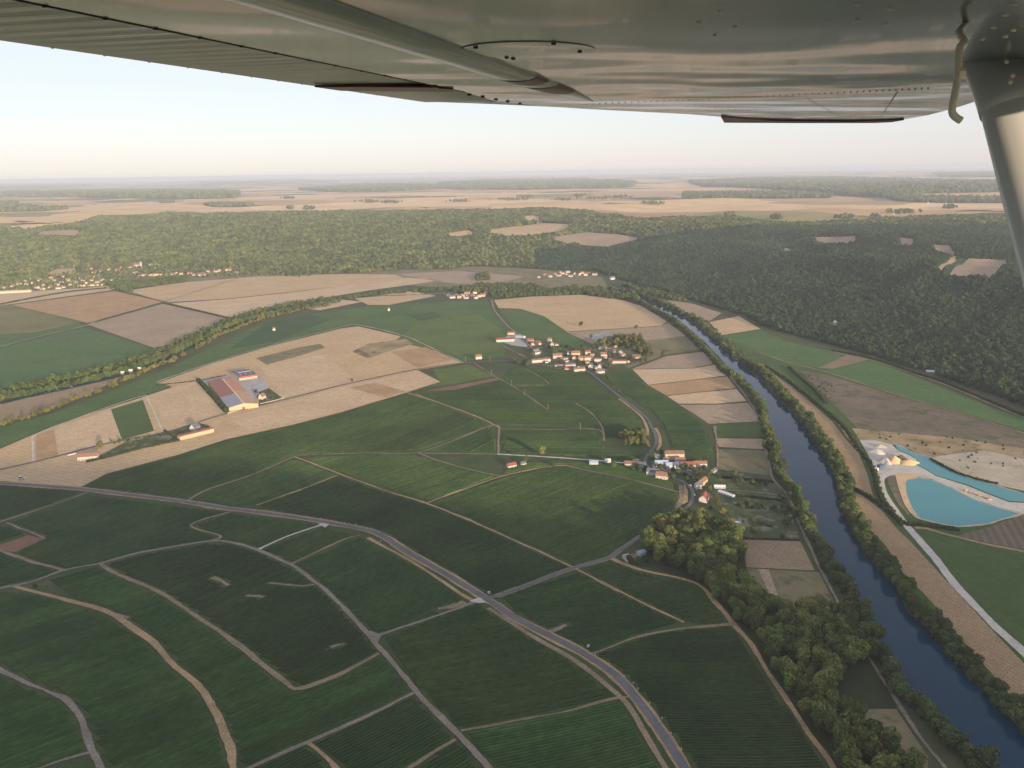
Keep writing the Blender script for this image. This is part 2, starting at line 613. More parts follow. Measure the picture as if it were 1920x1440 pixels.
# ------------------------------------------------------------------ ground sheet
def axis(lo, hi, step, far_lo, far_hi, g=1.09):
    a = list(np.arange(lo, hi + 1, step))
    s, v = step, lo
    left = []
    while v > far_lo:
        s *= g
        v -= s
        left.append(v)
    s, v = step, hi
    while v < far_hi:
        s *= g
        v += s
        a.append(v)
    return np.array(left[::-1] + a)


gx = axis(-1500, 1700, 22, -60000, 60000)
gy = axis(-900, 4400, 22, -6000, 62000, 1.07)
GX, GY = np.meshgrid(gx, gy)
V = np.column_stack([GX.ravel(), GY.ravel(), H(GX.ravel(), GY.ravel())])
nx, ny = len(gx), len(gy)
ii = (np.arange(ny - 1)[:, None] * nx + np.arange(nx - 1)[None]).ravel()
Q = np.column_stack([ii, ii + 1, ii + 1 + nx, ii + nx])
me = fast_mesh('ground', V, Q, 'soil_green', True)
me.materials.append(MATS['plateau'])
cx, cy = V[Q].mean(1)[:, 0], V[Q].mean(1)[:, 1]
dd, ss = poly_dist(cx, cy, FOOT)
me.polygons.foreach_set('material_index', ((ss > 0) & (dd > 900) & (cy > 300)).astype(np.int32))
me.update()
V_MIN_Z = V[:, 2].min()
tag(link('ground', me), kind='structure')

# ------------------------------------------------------------------ fields, traced on the terrain
F = [
    # far left flats, beyond the river loop
    ('meadow_dry', 0.12, [(-300, 560), (-60, 520), (60, 515), (150, 485), (300, 490), (480, 500), (660, 506), (760, 500), (900, 500), (1010, 505), (1130, 520), (1140, 540), (900, 545), (700, 530), (480, 524), (240, 540), (0, 560)]),
    ('stubble_pale', 0.20, [(-300, 560), (0, 550), (160, 540), (240, 533), (205, 545), (25, 570), (0, 573), (-300, 590)]),
    ('stubble_brown', 0.20, [(22, 572), (215, 546), (305, 566), (165, 606), (150, 602)]),
    ('stubble', 0.20, [(232, 546), (340, 530), (480, 519), (640, 514), (740, 515), (760, 522), (560, 546), (430, 560), (318, 567)]),
    ('stubble_pale', 0.20, [(760, 521), (830, 524), (800, 530), (690, 545), (600, 560), (480, 580), (432, 597), (320, 569), (430, 561), (560, 547)]),
    ('stubble_grey', 0.20, [(165, 609), (305, 570), (432, 599), (418, 607), (350, 637), (290, 653)]),
    ('olive_field', 0.20, [(-300, 600), (0, 573), (25, 573), (152, 604), (60, 625), (-300, 640)]),
    ('grass_bright', 0.22, [(-300, 642), (60, 626), (150, 605), (156, 611), (0, 650), (-300, 690)]),
    ('grass_bright', 0.20, [(-300, 700), (0, 654), (157, 614), (288, 654), (240, 682), (130, 708), (0, 730), (-300, 800)]),
    ('stubble_grey', 0.20, [(740, 514), (860, 508), (900, 512), (985, 518), (950, 528), (880, 535), (835, 530)]),
    ('meadow_dry', 0.20, [(985, 520), (1130, 535), (1250, 560), (1352, 586), (1330, 602), (1230, 568), (1150, 548), (1050, 534), (960, 530)]),
    ('stubble_grey', 0.24, [(1250, 562), (1300, 570), (1352, 588), (1330, 602), (1285, 590)]),
    ('stubble', 0.22, [(1330, 604), (1385, 593), (1426, 617), (1352, 629)]),
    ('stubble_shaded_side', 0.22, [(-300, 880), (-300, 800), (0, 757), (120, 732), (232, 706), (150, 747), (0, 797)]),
    # vineyards on the loop
    ('vine_far', 0.20, [(-300, 950), (0, 800), (100, 775), (207, 735), (317, 690), (400, 650), (480, 612), (560, 592), (690, 575), (840, 565), (922, 566), (928, 585),
                        (966, 623), (950, 640), (945, 668), (870, 678), (797, 645), (757, 628), (670, 610), (640, 613), (500, 648), (400, 678), (293, 716), (322, 724), (277, 739), (160, 776), (60, 813), (0, 839), (-300, 990)]),
    ('vine_far_dark', 0.30, [(430, 655), (500, 605), (580, 590), (620, 600), (520, 640)]),
    ('vine_bright', 0.30, [(740, 640), (790, 600), (900, 590), (950, 625), (930, 660), (860, 668)]),
    ('vine_far_dark', 0.32, [(760, 592), (810, 585), (830, 595), (790, 602)]),
    ('stubble_pale', 0.22, [(560, 578), (640, 562), (680, 566), (600, 582)]),
    ('stubble', 0.22, [(665, 560), (770, 546), (818, 555), (730, 572), (690, 572)]),
    ('vine_far', 0.20, [(935, 580), (973, 579), (1020, 594), (1063, 622), (1130, 657), (1110, 668), (985, 640), (965, 618)]),
    ('stubble', 0.20, [(926, 563), (1000, 556), (1090, 553), (1150, 557), (1205, 575), (1250, 603), (1240, 611), (1063, 622), (1020, 593), (975, 579), (935, 578)]),
    ('stubble_grey', 0.24, [(1063, 623), (1240, 612), (1252, 605), (1285, 630), (1200, 640), (1120, 650)]),
    ('meadow_dry', 0.22, [(1110, 640), (1285, 630), (1312, 656), (1250, 665), (1180, 690), (1120, 668)]),
    # striped fields along the river
    ('stubble_grey', 0.22, [(1185, 692), (1250, 668), (1318, 660), (1340, 682), (1300, 690)]),
    ('stubble_pale', 0.22, [(1186, 693), (1300, 691), (1341, 684), (1362, 704), (1300, 712), (1215, 722)]),
    ('stubble_brown', 0.22, [(1216, 723), (1300, 713), (1363, 706), (1380, 728), (1310, 735), (1250, 742)]),
    ('stubble_pale', 0.22, [(1251, 743), (1310, 736), (1381, 730), (1400, 752), (1345, 757), (1272, 757)]),
    ('stubble_grey', 0.22, [(1273, 759), (1345, 759), (1402, 755), (1428, 790), (1330, 795), (1300, 775)]),
    ('grass_green', 0.22, [(1335, 797), (1430, 793), (1437, 818), (1342, 820)]),
    ('stubble_grey', 0.22, [(1343, 822), (1433, 823), (1437, 843), (1348, 838)]),
    ('meadow_dry', 0.22, [(1345, 842), (1438, 845), (1447, 892), (1345, 880)]),
    ('garden', 0.22, [(1345, 882), (1450, 895), (1475, 940), (1490, 985), (1500, 1010), (1390, 1006), (1350, 985), (1330, 940), (1320, 890)]),
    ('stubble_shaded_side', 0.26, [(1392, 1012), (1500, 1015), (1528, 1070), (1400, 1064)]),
    ('meadow_dry', 0.22, [(1400, 1066), (1535, 1073), (1572, 1142), (1470, 1150), (1430, 1130)]),
    ('stubble_grey', 0.30, [(1422, 1067), (1441, 1068), (1462, 1125), (1448, 1128)]),
    ('wood_floor', 0.22, [(1215, 985), (1290, 965), (1390, 1010), (1400, 1075), (1480, 1150), (1600, 1170), (1660, 1270), (1720, 1440), (1560, 1440), (1480, 1310), (1400, 1190), (1320, 1095), (1200, 1060)]),
    ('meadow_dry', 0.30, [(1610, 1330), (1680, 1330), (1740, 1420), (1740, 1445), (1680, 1445)]),
    # right bank
    ('grass_green', 0.18, [(1355, 632), (1426, 618), (1530, 660), (1700, 740), (1920, 840), (2100, 920), (2100, 1440), (1920, 1400), (1840, 1290), (1700, 1100), (1600, 930), (1520, 790), (1420, 690)]),
    ('strip_stubble', 0.30, [(1418, 677), (1433, 690), (1480, 722), (1520, 755), (1560, 790), (1585, 823), (1610, 850), (1627, 892), (1637, 930), (1612, 920), (1592, 907), (1578, 875), (1560, 845), (1540, 805), (1505, 762), (1465, 720)]),
    ('strip_stubble', 0.30, [(1594, 920), (1617, 930), (1653, 957), (1680, 990), (1713, 1022), (1773, 1088), (1840, 1160), (1925, 1250), (1990, 1320), (1990, 1420), (1925, 1340), (1878, 1284), (1830, 1230), (1788, 1182), (1748, 1130), (1690, 1070), (1660, 1022), (1628, 990), (1608, 960)]),
    ('grass_bright', 0.26, [(1353, 630), (1426, 619), (1470, 640), (1530, 653), (1590, 664), (1560, 680), (1533, 690), (1480, 680), (1420, 660)]),
    ('brown_field', 0.28, [(1534, 690), (1590, 665), (1640, 669), (1625, 676), (1560, 692)]),
    ('grass_bright', 0.26, [(1545, 696), (1640, 674), (1700, 700), (1800, 742), (1925, 788), (2100, 850), (2100, 880), (1925, 810), (1840, 785), (1740, 755), (1680, 738)]),
    ('waste', 0.26, [(1500, 695), (1540, 700), (1680, 742), (1740, 758), (1840, 790), (1925, 815), (2100, 890), (2100, 910), (1925, 850), (1750, 830), (1620, 815), (1580, 775), (1530, 725)]),
    ('scrub', 0.28, [(1598, 803), (1690, 812), (1800, 822), (1925, 842), (2100, 900), (2100, 960), (1925, 900), (1820, 895), (1740, 857), (1690, 838), (1640, 826), (1612, 826)]),
    ('gravel_bank', 0.36, [(1745, 858), (1800, 850), (1850, 845), (1925, 862), (2050, 900), (2050, 950), (1925, 922), (1871, 910), (1813, 892), (1775, 870)]),
    ('plough', 0.30, [(1795, 1005), (1850, 990), (1925, 962), (2100, 920), (2100, 1100), (1925, 1032), (1840, 1016)]),
    ('grass_green', 0.28, [(1728, 1000), (1800, 1016), (1925, 1044), (2100, 1100), (2100, 1400), (1925, 1220), (1860, 1150), (1800, 1085)]),
    # the harvested plain round the big barn
    ('stubble', 0.20, [(-300, 1100), (-300, 985), (0, 842), (60, 816), (160, 779), (277, 742), (323, 726), (293, 719), (400, 681), (500, 651), (640, 616), (672, 612), (757, 632), (797, 649), (868, 681), (783, 694),
                       (826, 716), (763, 736), (640, 773), (547, 797), (427, 823), (333, 853), (200, 888), (150, 914), (0, 902), (-150, 930)]),
    ('stubble_brown', 0.34, [(68, 814), (101, 806), (109, 854), (68, 863)]),
    ('stubble_pale', 0.34, [(102, 804), (208, 769), (228, 823), (111, 853)]),
    ('grass_green', 0.36, [(208, 768), (268, 750), (289, 808), (229, 825)]),
    ('stubble_pale', 0.34, [(290, 738), (372, 714), (425, 772), (306, 803)]),
    ('meadow_dry', 0.34, [(480, 672), (560, 652), (600, 645), (610, 652), (560, 668), (500, 684)]),
    ('stubble_pale', 0.34, [(490, 690), (605, 665), (668, 712), (530, 747)]),
    ('stubble', 0.36, [(607, 664), (665, 650), (735, 690), (700, 705), (670, 712)]),
    ('scrub', 0.36, [(660, 660), (690, 645), (760, 636), (775, 645), (735, 657), (690, 672)]),
    ('stubble_brown', 0.36, [(732, 660), (797, 651), (850, 674), (783, 690)]),
    ('stubble_pale', 0.34, [(640, 727), (700, 714), (780, 698), (822, 716), (763, 734), (720, 747)]),
    ('stubble_brown', 0.35, [(655, 727), (703, 718), (760, 734), (722, 746)]),
    ('stubble_pale', 0.35, [(425, 784), (640, 727), (720, 748), (560, 790), (470, 810)]),
    # near vineyards
    ('vine_soil', 0.18, [(-300, 960), (0, 905), (155, 915), (200, 890), (333, 856), (427, 826), (547, 800), (640, 777), (763, 738), (826, 717), (783, 695), (950, 678), (1100, 698), (1130, 702), (1185, 694), (1215, 727),
                         (1270, 760), (1320, 795), (1342, 850), (1335, 868), (1270, 860), (1290, 900), (1300, 940), (1260, 968), (1165, 1035), (1150, 1052), (1280, 1088), (1317, 1105), (1350, 1140), (1410, 1210), (1490, 1338), (1560, 1440), (1600, 1520), (900, 1520), (0, 1520), (-300, 1440)]),
    ('red_soil', 0.42, [(775, 738), (860, 722), (932, 709), (936, 713), (850, 732), (790, 744)]),
    ('red_soil', 0.42, [(0, 1022), (52, 1004), (84, 1011), (30, 1035), (0, 1035)]),
    ('garden', 0.30, [(985, 640), (1010, 636), (1050, 645), (1060, 655), (1130, 652), (1175, 660), (1205, 672), (1180, 685), (1140, 690), (1140, 706), (1105, 700), (1040, 690), (995, 684), (1000, 660)]),
    ('vine_bright', 0.36, [(812, 694), (880, 684), (925, 706), (850, 720), (800, 726), (826, 717)]),
]
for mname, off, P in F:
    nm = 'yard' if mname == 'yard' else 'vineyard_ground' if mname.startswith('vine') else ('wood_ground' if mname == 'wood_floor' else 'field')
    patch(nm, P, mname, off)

CLEAR = [
    ('stubble_grey', [(80, 434), (130, 431), (158, 433), (140, 442), (60, 441)]),
    ('stubble', [(922, 430), (1020, 419), (1072, 421), (1060, 433), (1000, 441), (950, 443), (915, 437)]),
    ('stubble_grey', [(1028, 446), (1100, 436), (1160, 440), (1208, 447), (1140, 463), (1060, 457)]),
    ('stubble', [(828, 439), (880, 432), (897, 440), (850, 444)]),
    ('stubble_grey', [(1518, 446), (1612, 443), (1592, 456), (1540, 455)]),
    ('stubble_grey', [(1688, 446), (1722, 450), (1702, 459), (1686, 455)]),
    ('stubble_grey', [(1745, 459), (1782, 461), (1792, 478), (1755, 470)]),
    ('stubble', [(1754, 504), (1783, 483), (1796, 482), (1766, 507)]),
    ('stubble_grey', [(1815, 485), (1890, 489), (1862, 521), (1780, 517)]),
    ('vine_far_dark', [(1768, 507), (1798, 483), (1813, 485), (1778, 516)]),
    ('stubble', [(983, 405), (1012, 405), (1014, 416), (984, 413)]),
    ('stubble', [(80, 516), (105, 505), (146, 503), (143, 514), (100, 519)]),
]
for mname, P in CLEAR:
    patch('field', P, mname, 0.5)

# ------------------------------------------------------------------ water
RL = [(1140, 552), (1190, 563), (1235, 583), (1278, 605), (1324, 644), (1363, 686), (1398, 713), (1420, 738), (1438, 764), (1443, 812), (1455, 862), (1470, 905), (1500, 935), (1510, 970), (1530, 1008), (1556, 1060), (1585, 1100), (1600, 1130), (1625, 1168), (1640, 1210), (1665, 1240), (1685, 1292), (1722, 1322), (1777, 1372), (1815, 1410), (1835, 1445), (1880, 1520), (1940, 1620)]
RR = [(1150, 546), (1205, 560), (1255, 580), (1296, 602), (1345, 643), (1380, 676), (1415, 700), (1440, 727), (1466, 757), (1496, 787), (1517, 817), (1540, 850), (1563, 887), (1572, 927), (1580, 963), (1604, 1007), (1636, 1056), (1680, 1103), (1700, 1147), (1744, 1187), (1770, 1217), (1807, 1260), (1854, 1310), (1904, 1360), (1935, 1392), (2000, 1460), (2080, 1540)]
patch('river', RL + RR[::-1], 'river_water', z=0.75)
LOOP = [(1150, 549), (1090, 545), (1000, 546), (900, 548), (800, 552), (700, 556), (620, 565), (560, 576), (500, 591), (440, 613), (385, 640), (330, 664), (270, 690), (190, 712), (90, 735), (0, 757)]
ribbon('river', LOOP, 15, 'river_water', off=0.3, clear=0)
patch('pond', [(1698, 901), (1723, 897), (1747, 901), (1784, 916), (1822, 936), (1871, 953), (1910, 964), (1880, 973), (1852, 982), (1795, 987), (1764, 982), (1725, 972), (1712, 955), (1700, 926)], 'pond_water', 0.55)
patch('pond', [(1676, 832), (1696, 841), (1716, 851), (1743, 857), (1772, 872), (1813, 896), (1871, 912), (1925, 928), (2000, 950), (2000, 965), (1925, 942), (1891, 940), (1852, 925), (1813, 909), (1754, 892), (1735, 880), (1718, 872), (1720, 862), (1704, 852), (1685, 845)], 'pond_water', 0.55)
for P in ([(1698, 901), (1723, 897), (1747, 901), (1784, 916), (1822, 936), (1871, 953), (1910, 964), (1880, 973), (1852, 982), (1795, 987), (1764, 982), (1725, 972), (1712, 955), (1700, 926), (1698, 901)],
          [(1676, 832), (1696, 841), (1716, 851), (1743, 857), (1772, 872), (1813, 896), (1871, 912), (1925, 928)]):
    ribbon('shore', P, 5, 'gravel_bank', 0.53, wob=1.6, clear=0)
patch('quarry_floor', [(1612, 826), (1640, 826), (1672, 834), (1685, 846), (1703, 853), (1719, 862), (1717, 872), (1735, 881), (1754, 893), (1813, 911), (1852, 927), (1891, 942), (1925, 944), (2000, 966), (2000, 990), (1925, 966), (1908, 963), (1871, 951), (1822, 934), (1784, 914), (1747, 899), (1723, 895), (1690, 890), (1665, 893), (1648, 900), (1640, 880), (1632, 862), (1620, 840)], 'quarry_floor', 0.46)
patch('quarry_floor', [(1678, 890), (1695, 888), (1722, 888), (1722, 897), (1702, 899), (1697, 908), (1700, 930), (1713, 966), (1706, 962), (1695, 945), (1686, 920)], 'sand', 0.65)
patch('quarry_floor', [(1660, 893), (1678, 892), (1685, 920), (1693, 945), (1708, 968), (1700, 965), (1680, 940), (1668, 915)], 'waste', 0.6)

# ------------------------------------------------------------------ roads and tracks
road = [(-160, 905), (0, 907), (97, 913), (155, 918), (272, 932), (350, 942), (428, 954), (544, 969), (640, 985), (706, 1000), (757, 1031), (834, 1076), (908, 1121), (982, 1168), (1060, 1207), (1107, 1234), (1157, 1269), (1200, 1319), (1235, 1366), (1278, 1432), (1330, 1520)]
ribbon('road_verge', road, 12, 'track_ochre', 0.5, wob=1.4, clear=1.2)
ribbon('road', road, 7.0, 'asphalt', 0.85, wob=0.05)
ribbon('track', [(690, 1009), (776, 1056), (858, 1110), (885, 1126)], 4.5, 'track_ochre', 0.66, wob=0.8)
ribbon('track', [(915, 1141), (1009, 1200), (1079, 1240), (1138, 1286), (1176, 1322), (1213, 1384), (1247, 1440), (1290, 1520)], 5.0, 'track_dirt', 0.66, wob=0.7)
side = [(908, 1121), (930, 1119), (990, 1098), (1068, 1068), (1141, 1047), (1162, 1032), (1212, 999), (1259, 969), (1282, 957), (1297, 941), (1298, 920), (1282, 905), (1259, 896), (1231, 886), (1213, 874), (1210, 862), (1220, 847), (1230, 833), (1229, 817), (1221, 800), (1213, 785), (1187, 763), (1160, 743), (1123, 713), (1103, 698), (1080, 690), (1040, 686), (990, 683), (950, 677)]
ribbon('road_verge', side[1:7], 7.0, 'track_dirt', 0.5, wob=0.8)
ribbon('road', side, 4.8, 'asphalt', 0.85, wob=0.1, clear=2)
ribbon('road', [(-200, 925), (0, 881), (100, 858), (200, 832), (317, 809), (417, 778), (533, 750), (640, 723), (700, 710), (783, 693), (873, 681), (950, 677)], 4.6, 'asphalt', 0.8, wob=0.1)
ribbon('road', [(922, 562), (927, 582), (950, 610), (967, 624), (985, 642), (1000, 655)], 5.5, 'track_grey', 0.8)
ribbon('track', [(1160, 748), (1187, 768), (1205, 785), (1214, 808), (1213, 826), (1219, 838)], 4.5, 'track_ochre', 0.62, wob=0.8)
ribbon('track', [(1229, 803), (1236, 815), (1238, 832), (1232, 845)], 4.5, 'track_ochre', 0.62, wob=0.8)
patch('bank', [(1283, 908), (1290, 922), (1290, 942), (1280, 947), (1281, 930)], 'track_ochre', 0.9)
patch('bank', [(1272, 910), (1281, 912), (1281, 945), (1262, 965), (1266, 945), (1274, 935)], 'track_dirt', 0.8)
T = [
    ('track_grey', 4.5, [(0, 1104), (58, 1092), (120, 1070), (187, 1057), (272, 1035), (389, 1016), (435, 1018), (478, 1030), (544, 1059), (591, 1092), (640, 1136), (687, 1187), (710, 1214), (776, 1292), (834, 1354), (881, 1401), (918, 1444), (980, 1520)]),
    ('track_grey', 3.6, [(702, 1195), (795, 1164), (897, 1127)]),
    ('track_dirt', 5.0, [(187, 1057), (218, 1076), (295, 1109), (350, 1144), (420, 1191), (486, 1241), (525, 1272), (545, 1288), (562, 1292), (599, 1280), (640, 1264), (710, 1226)]),
    ('track_ochre', 5.6, [(27, 1100), (78, 1113), (136, 1129), (194, 1144), (241, 1171), (288, 1206), (323, 1245), (369, 1284), (393, 1319), (416, 1362), (431, 1409), (439, 1444), (450, 1520)]),
    ('track_grey', 4.2, [(-60, 1225), (0, 1255), (47, 1280), (89, 1298), (124, 1312), (148, 1343), (163, 1378), (175, 1413), (192, 1444), (225, 1520)]),
    ('track_grey', 3.0, [(172, 1412), (132, 1422), (78, 1440), (0, 1470)]),
    ('track_grey', 3.2, [(-60, 997), (0, 979), (78, 954), (163, 924)]),
    ('track_dirt', 3.0, [(12, 981), (54, 997), (85, 1010)]),
    ('track_dirt', 3.6, [(-40, 1020), (0, 1033), (58, 1053), (120, 1070)]),
    ('track_dirt', 3.0, [(432, 960), (358, 985), (412, 1006), (389, 1016)]),
    ('track_white', 3.0, [(612, 982), (544, 1004), (486, 1030)]),
    ('track_dirt', 4.0, [(675, 1004), (640, 1014), (544, 1059)]),
    ('track_grey', 3.6, [(776, 1300), (640, 1366), (575, 1393), (466, 1442), (380, 1480)]),
    ('track_ochre', 4.0, [(576, 1393), (622, 1432), (650, 1470)]),
    ('track_dirt', 2.6, [(865, 1372), (990, 1348), (1067, 1333), (1157, 1310), (1185, 1310)]),
    ('track_dirt', 2.2, [(854, 1387), (788, 1428), (760, 1445)]),
    ('track_ochre', 3.2, [(553, 857), (640, 890), (718, 919), (799, 944), (873, 973), (951, 1008), (1029, 1043), (1076, 1065), (1145, 1101), (1223, 1140), (1282, 1168)]),
    ('track_dirt', 3.2, [(348, 942), (390, 918), (467, 893), (553, 857), (593, 853), (640, 851), (707, 850), (783, 849), (853, 825), (923, 798), (937, 803)]),
    ('track_dirt', 2.6, [(783, 850), (860, 851), (935, 852)]),
    ('track_white', 4.5, [(933, 852), (1023, 857), (1107, 863), (1210, 872)]),
    ('track_dirt', 3.0, [(936, 803), (935, 851)]),
    ('track_ochre', 3.4, [(763, 737), (807, 750), (857, 768), (907, 787), (936, 803)]),
    ('track_dirt', 2.6, [(937, 805), (1030, 806), (1120, 806), (1133, 827)]),
    ('track_dirt', 2.6, [(890, 682), (923, 703), (963, 725), (1000, 750), (1028, 770)]),
    ('track_dirt', 2.2, [(963, 725), (1028, 720), (985, 692)]),
    ('track_dirt', 3.0, [(783, 850), (840, 870), (907, 887), (943, 893)]),
    ('track_ochre', 3.4, [(799, 944), (873, 917), (943, 893), (1020, 877), (1060, 873)]),
    ('track_dirt', 2.8, [(1060, 873), (1107, 884), (1161, 894), (1278, 925)]),
    ('track_dirt', 3.4, [(1374, 1171), (1323, 1175), (1280, 1180), (1208, 1191), (1165, 1206), (1110, 1226)]),
    ('track_ochre', 4.2, [(1147, 1048), (1204, 1070), (1280, 1086), (1317, 1103), (1347, 1137), (1373, 1170), (1407, 1207), (1427, 1240), (1453, 1283), (1487, 1333), (1523, 1383), (1557, 1430), (1610, 1520)]),
    ('track_ochre', 3.0, [(480, 948), (560, 920), (632, 892)]),
    ('track_dirt', 2.4, [(1080, 757), (1105, 772), (1128, 800), (1133, 827)]),
    ('track_grey', 3.0, [(1445, 890), (1455, 905), (1480, 935), (1495, 975), (1520, 1030), (1555, 1100), (1575, 1140), (1600, 1190), (1650, 1265), (1690, 1330), (1730, 1390), (1775, 1445), (1820, 1510)]),
    ('track_grey', 2.6, [(1365, 919), (1430, 925), (1475, 932)]),
    ('track_grey', 3.0, [(1330, 650), (1365, 700), (1410, 760), (1428, 800), (1438, 850), (1450, 900)]),
    ('track_white', 3.2, [(63, 866), (62, 830), (72, 813), (160, 779), (250, 748), (275, 742)]),
    ('track_white', 2.6, [(293, 717), (400, 680), (500, 650), (640, 614), (673, 610), (757, 630), (797, 647), (870, 681)]),
    ('track_white', 3.0, [(275, 744), (290, 775), (304, 806)]),
    ('track_white', 2.4, [(0, 651), (60, 635), (157, 612), (180, 603)]),
    ('track_dirt', 4.0, [(470, 515), (300, 568), (165, 605)]),
    ('track_dirt', 4.0, [(235, 545), (310, 567), (432, 598)]),
    ('track_white', 9.0, [(1690, 880), (1665, 889), (1651, 900), (1657, 923), (1680, 960), (1713, 1002), (1747, 1040), (1800, 1107), (1860, 1170), (1925, 1230), (2000, 1310)]),
    ('track_ochre', 5.0, [(1715, 990), (1740, 993), (1793, 1007), (1860, 1023), (1925, 1036), (2050, 1070)]),
    ('track_ochre', 4.0, [(1436, 690), (1485, 720), (1525, 752), (1565, 787), (1590, 820), (1612, 848)]),
    ('track_dirt', 6.0, [(1560, 660), (1640, 677), (1720, 704), (1780, 725), (1925, 786)]),
    ('track_dirt', 4.0, [(1420, 660), (1480, 681), (1545, 697), (1680, 740), (1740, 757), (1840, 788), (1925, 814)]),
    ('track_dirt', 3.0, [(1340, 800), (1345, 840), (1345, 880)]),
    ('track_dirt', 3.0, [(945, 650), (980, 668), (1000, 680)]),
]
for mname, wd, P in T:
    ribbon('track', P, wd * 0.95, mname, 0.6 + 0.02 * rng.random(), wob=1.1)
for P, wd in (([(398, 1083), (412, 1089), (428, 1098)], 5), ([(462, 1117), (478, 1118), (494, 1120)], 5), ([(822, 1143), (845, 1138), (870, 1129)], 6), ([(620, 1215), (645, 1208)], 4), ([(1028, 1186), (1060, 1172)], 5), ([(505, 1093), (560, 1100), (590, 1097)], 3), ([(205, 1150), (240, 1160)], 3)):
    ribbon('bare_ground', P, wd, 'track_dirt', 0.55, wob=1.6)
patch('track', [(681, 1186), (696, 1184), (716, 1192), (708, 1206), (700, 1204)], 'track_grey', 0.75)
patch('track', [(596, 983), (622, 980), (610, 990)], 'track_white', 0.75)
patch('track', [(880, 1128), (900, 1121), (912, 1131), (897, 1132)], 'track_white', 0.75)

# ------------------------------------------------------------------ trees
def crown_arrays(seed, height, width, base, lobes, nq, leaf):
    """leaf clumps spread over several uneven lobes"""
    g = np.random.default_rng(seed)
    cz = (height + base) / 2
    rz = (height - base) / 2
    cen, rad = [], []
    for i in range(lobes):
        a = g.uniform(0, 6.283)
        rr = width * 0.5 * 0.62 * math.sqrt(g.uniform(0.02, 1))
        zz = g.uniform(-0.62, 0.68)
        rr *= math.sqrt(max(0.1, 1 - (zz * 0.85) ** 2))
        cen.append((rr * math.cos(a), rr * math.sin(a), cz + zz * rz))
        rad.append(width * g.uniform(0.17, 0.30))
    cen.append((0, 0, cz))
    rad.append(width * 0.33)
    cen, rad = np.array(cen), np.array(rad)
    p = rad ** 2 / (rad ** 2).sum()
    k = g.choice(len(rad), nq * 2, p=p)
    d = g.normal(0, 1, (nq * 2, 3))
    d[:, 2] += 0.25
    d /= np.linalg.norm(d, axis=1)[:, None]
    P = cen[k] + d * (rad[k] * g.uniform(0.82, 1.1, nq * 2))[:, None]
    dist = np.linalg.norm(P[:, None] - cen[None], axis=2) / rad[None]
    ok = (dist.min(1) > 0.72) & (P[:, 2] > base * 0.6)
    P, d = P[ok][:nq], d[ok][:nq]
    nrm = d + g.normal(0, 0.55, d.shape)
    nrm /= np.linalg.norm(nrm, axis=1)[:, None]
    t = np.cross(nrm, g.normal(0, 1, d.shape))
    t /= np.linalg.norm(t, axis=1)[:, None] + 1e-9
    bt = np.cross(nrm, t)
    s = leaf * g.uniform(0.6, 1.25, len(P))[:, None]
    e = g.uniform(0.55, 1.0, len(P))[:, None]
    V = np.stack([P - t * s - bt * s * e * 0.5, P + t * s * 0.4 - bt * s * e, P + t * s + bt * s * e * 0.4, P - t * s * 0.3 + bt * s * e], 1).reshape(-1, 3)
    Qd = np.arange(len(V)).reshape(-1, 4)
    return V, Qd


def tube(path, radii, sides=6):
    V, Fc = [], []
    path = [np.asarray(p, float) for p in path]
    for i, p in enumerate(path):
        d = path[min(i + 1, len(path) - 1)] - path[max(i - 1, 0)]
        d /= np.linalg.norm(d) + 1e-9
        a = np.cross(d, (0.3, 1, 0.2))
        a /= np.linalg.norm(a)
        b_ = np.cross(d, a)
        for k in range(sides):
            t = 6.2832 * k / sides
            V.append(p + radii[i] * (a * math.cos(t) + b_ * math.sin(t)))
    for i in range(len(path) - 1):
        for k in range(sides):
            Fc.append((i * sides + k, i * sides + (k + 1) % sides, (i + 1) * sides + (k + 1) % sides, (i + 1) * sides + k))
    Fc.append(tuple(range(sides))[::-1])
    Fc.append(tuple(range((len(path) - 1) * sides, len(path) * sides)))
    return V, Fc


def join(parts):
    V, Fc = [], []
    for v, f in parts:
        k = len(V)
        V += [tuple(x) for x in v]
        Fc += [tuple(i + k for i in q) for q in f]
    return V, Fc


def trunk_parts(seed, height, base):
    g = np.random.default_rng(seed + 99)
    r = height * 0.022
    out = [tube([(0, 0, -1.0), (g.normal(0, .1), g.normal(0, .1), base), (g.normal(0, .3), g.normal(0, .3), height * 0.8)], [r * 1.4, r, r * 0.25])]
    for i in range(4):
        a = i * 1.57 + g.uniform(-.4, .4)
        z0 = base + height * g.uniform(0.05, 0.25)
        L = height * 0.26
        out.append(tube([(0, 0, z0), (L * 0.5 * math.cos(a), L * 0.5 * math.sin(a), z0 + L * 0.5), (L * math.cos(a), L * math.sin(a), z0 + L * 1.1)], [r * 0.5, r * 0.35, r * 0.12], 5))
    return join(out)


def make_kind(mat, specs, nq, leaf):
    out = []
    for s, (h, wd, base, lobes) in enumerate(specs):
        V, Qd = crown_arrays(s * 13 + len(mat), h, wd, base, lobes, nq, leaf)
        cm = fast_mesh('crown', V, Qd, mat)
        tv, tf = trunk_parts(s, h, base)
        out.append((cm, mesh('trunk', tv, tf, 'bark')))
    return out


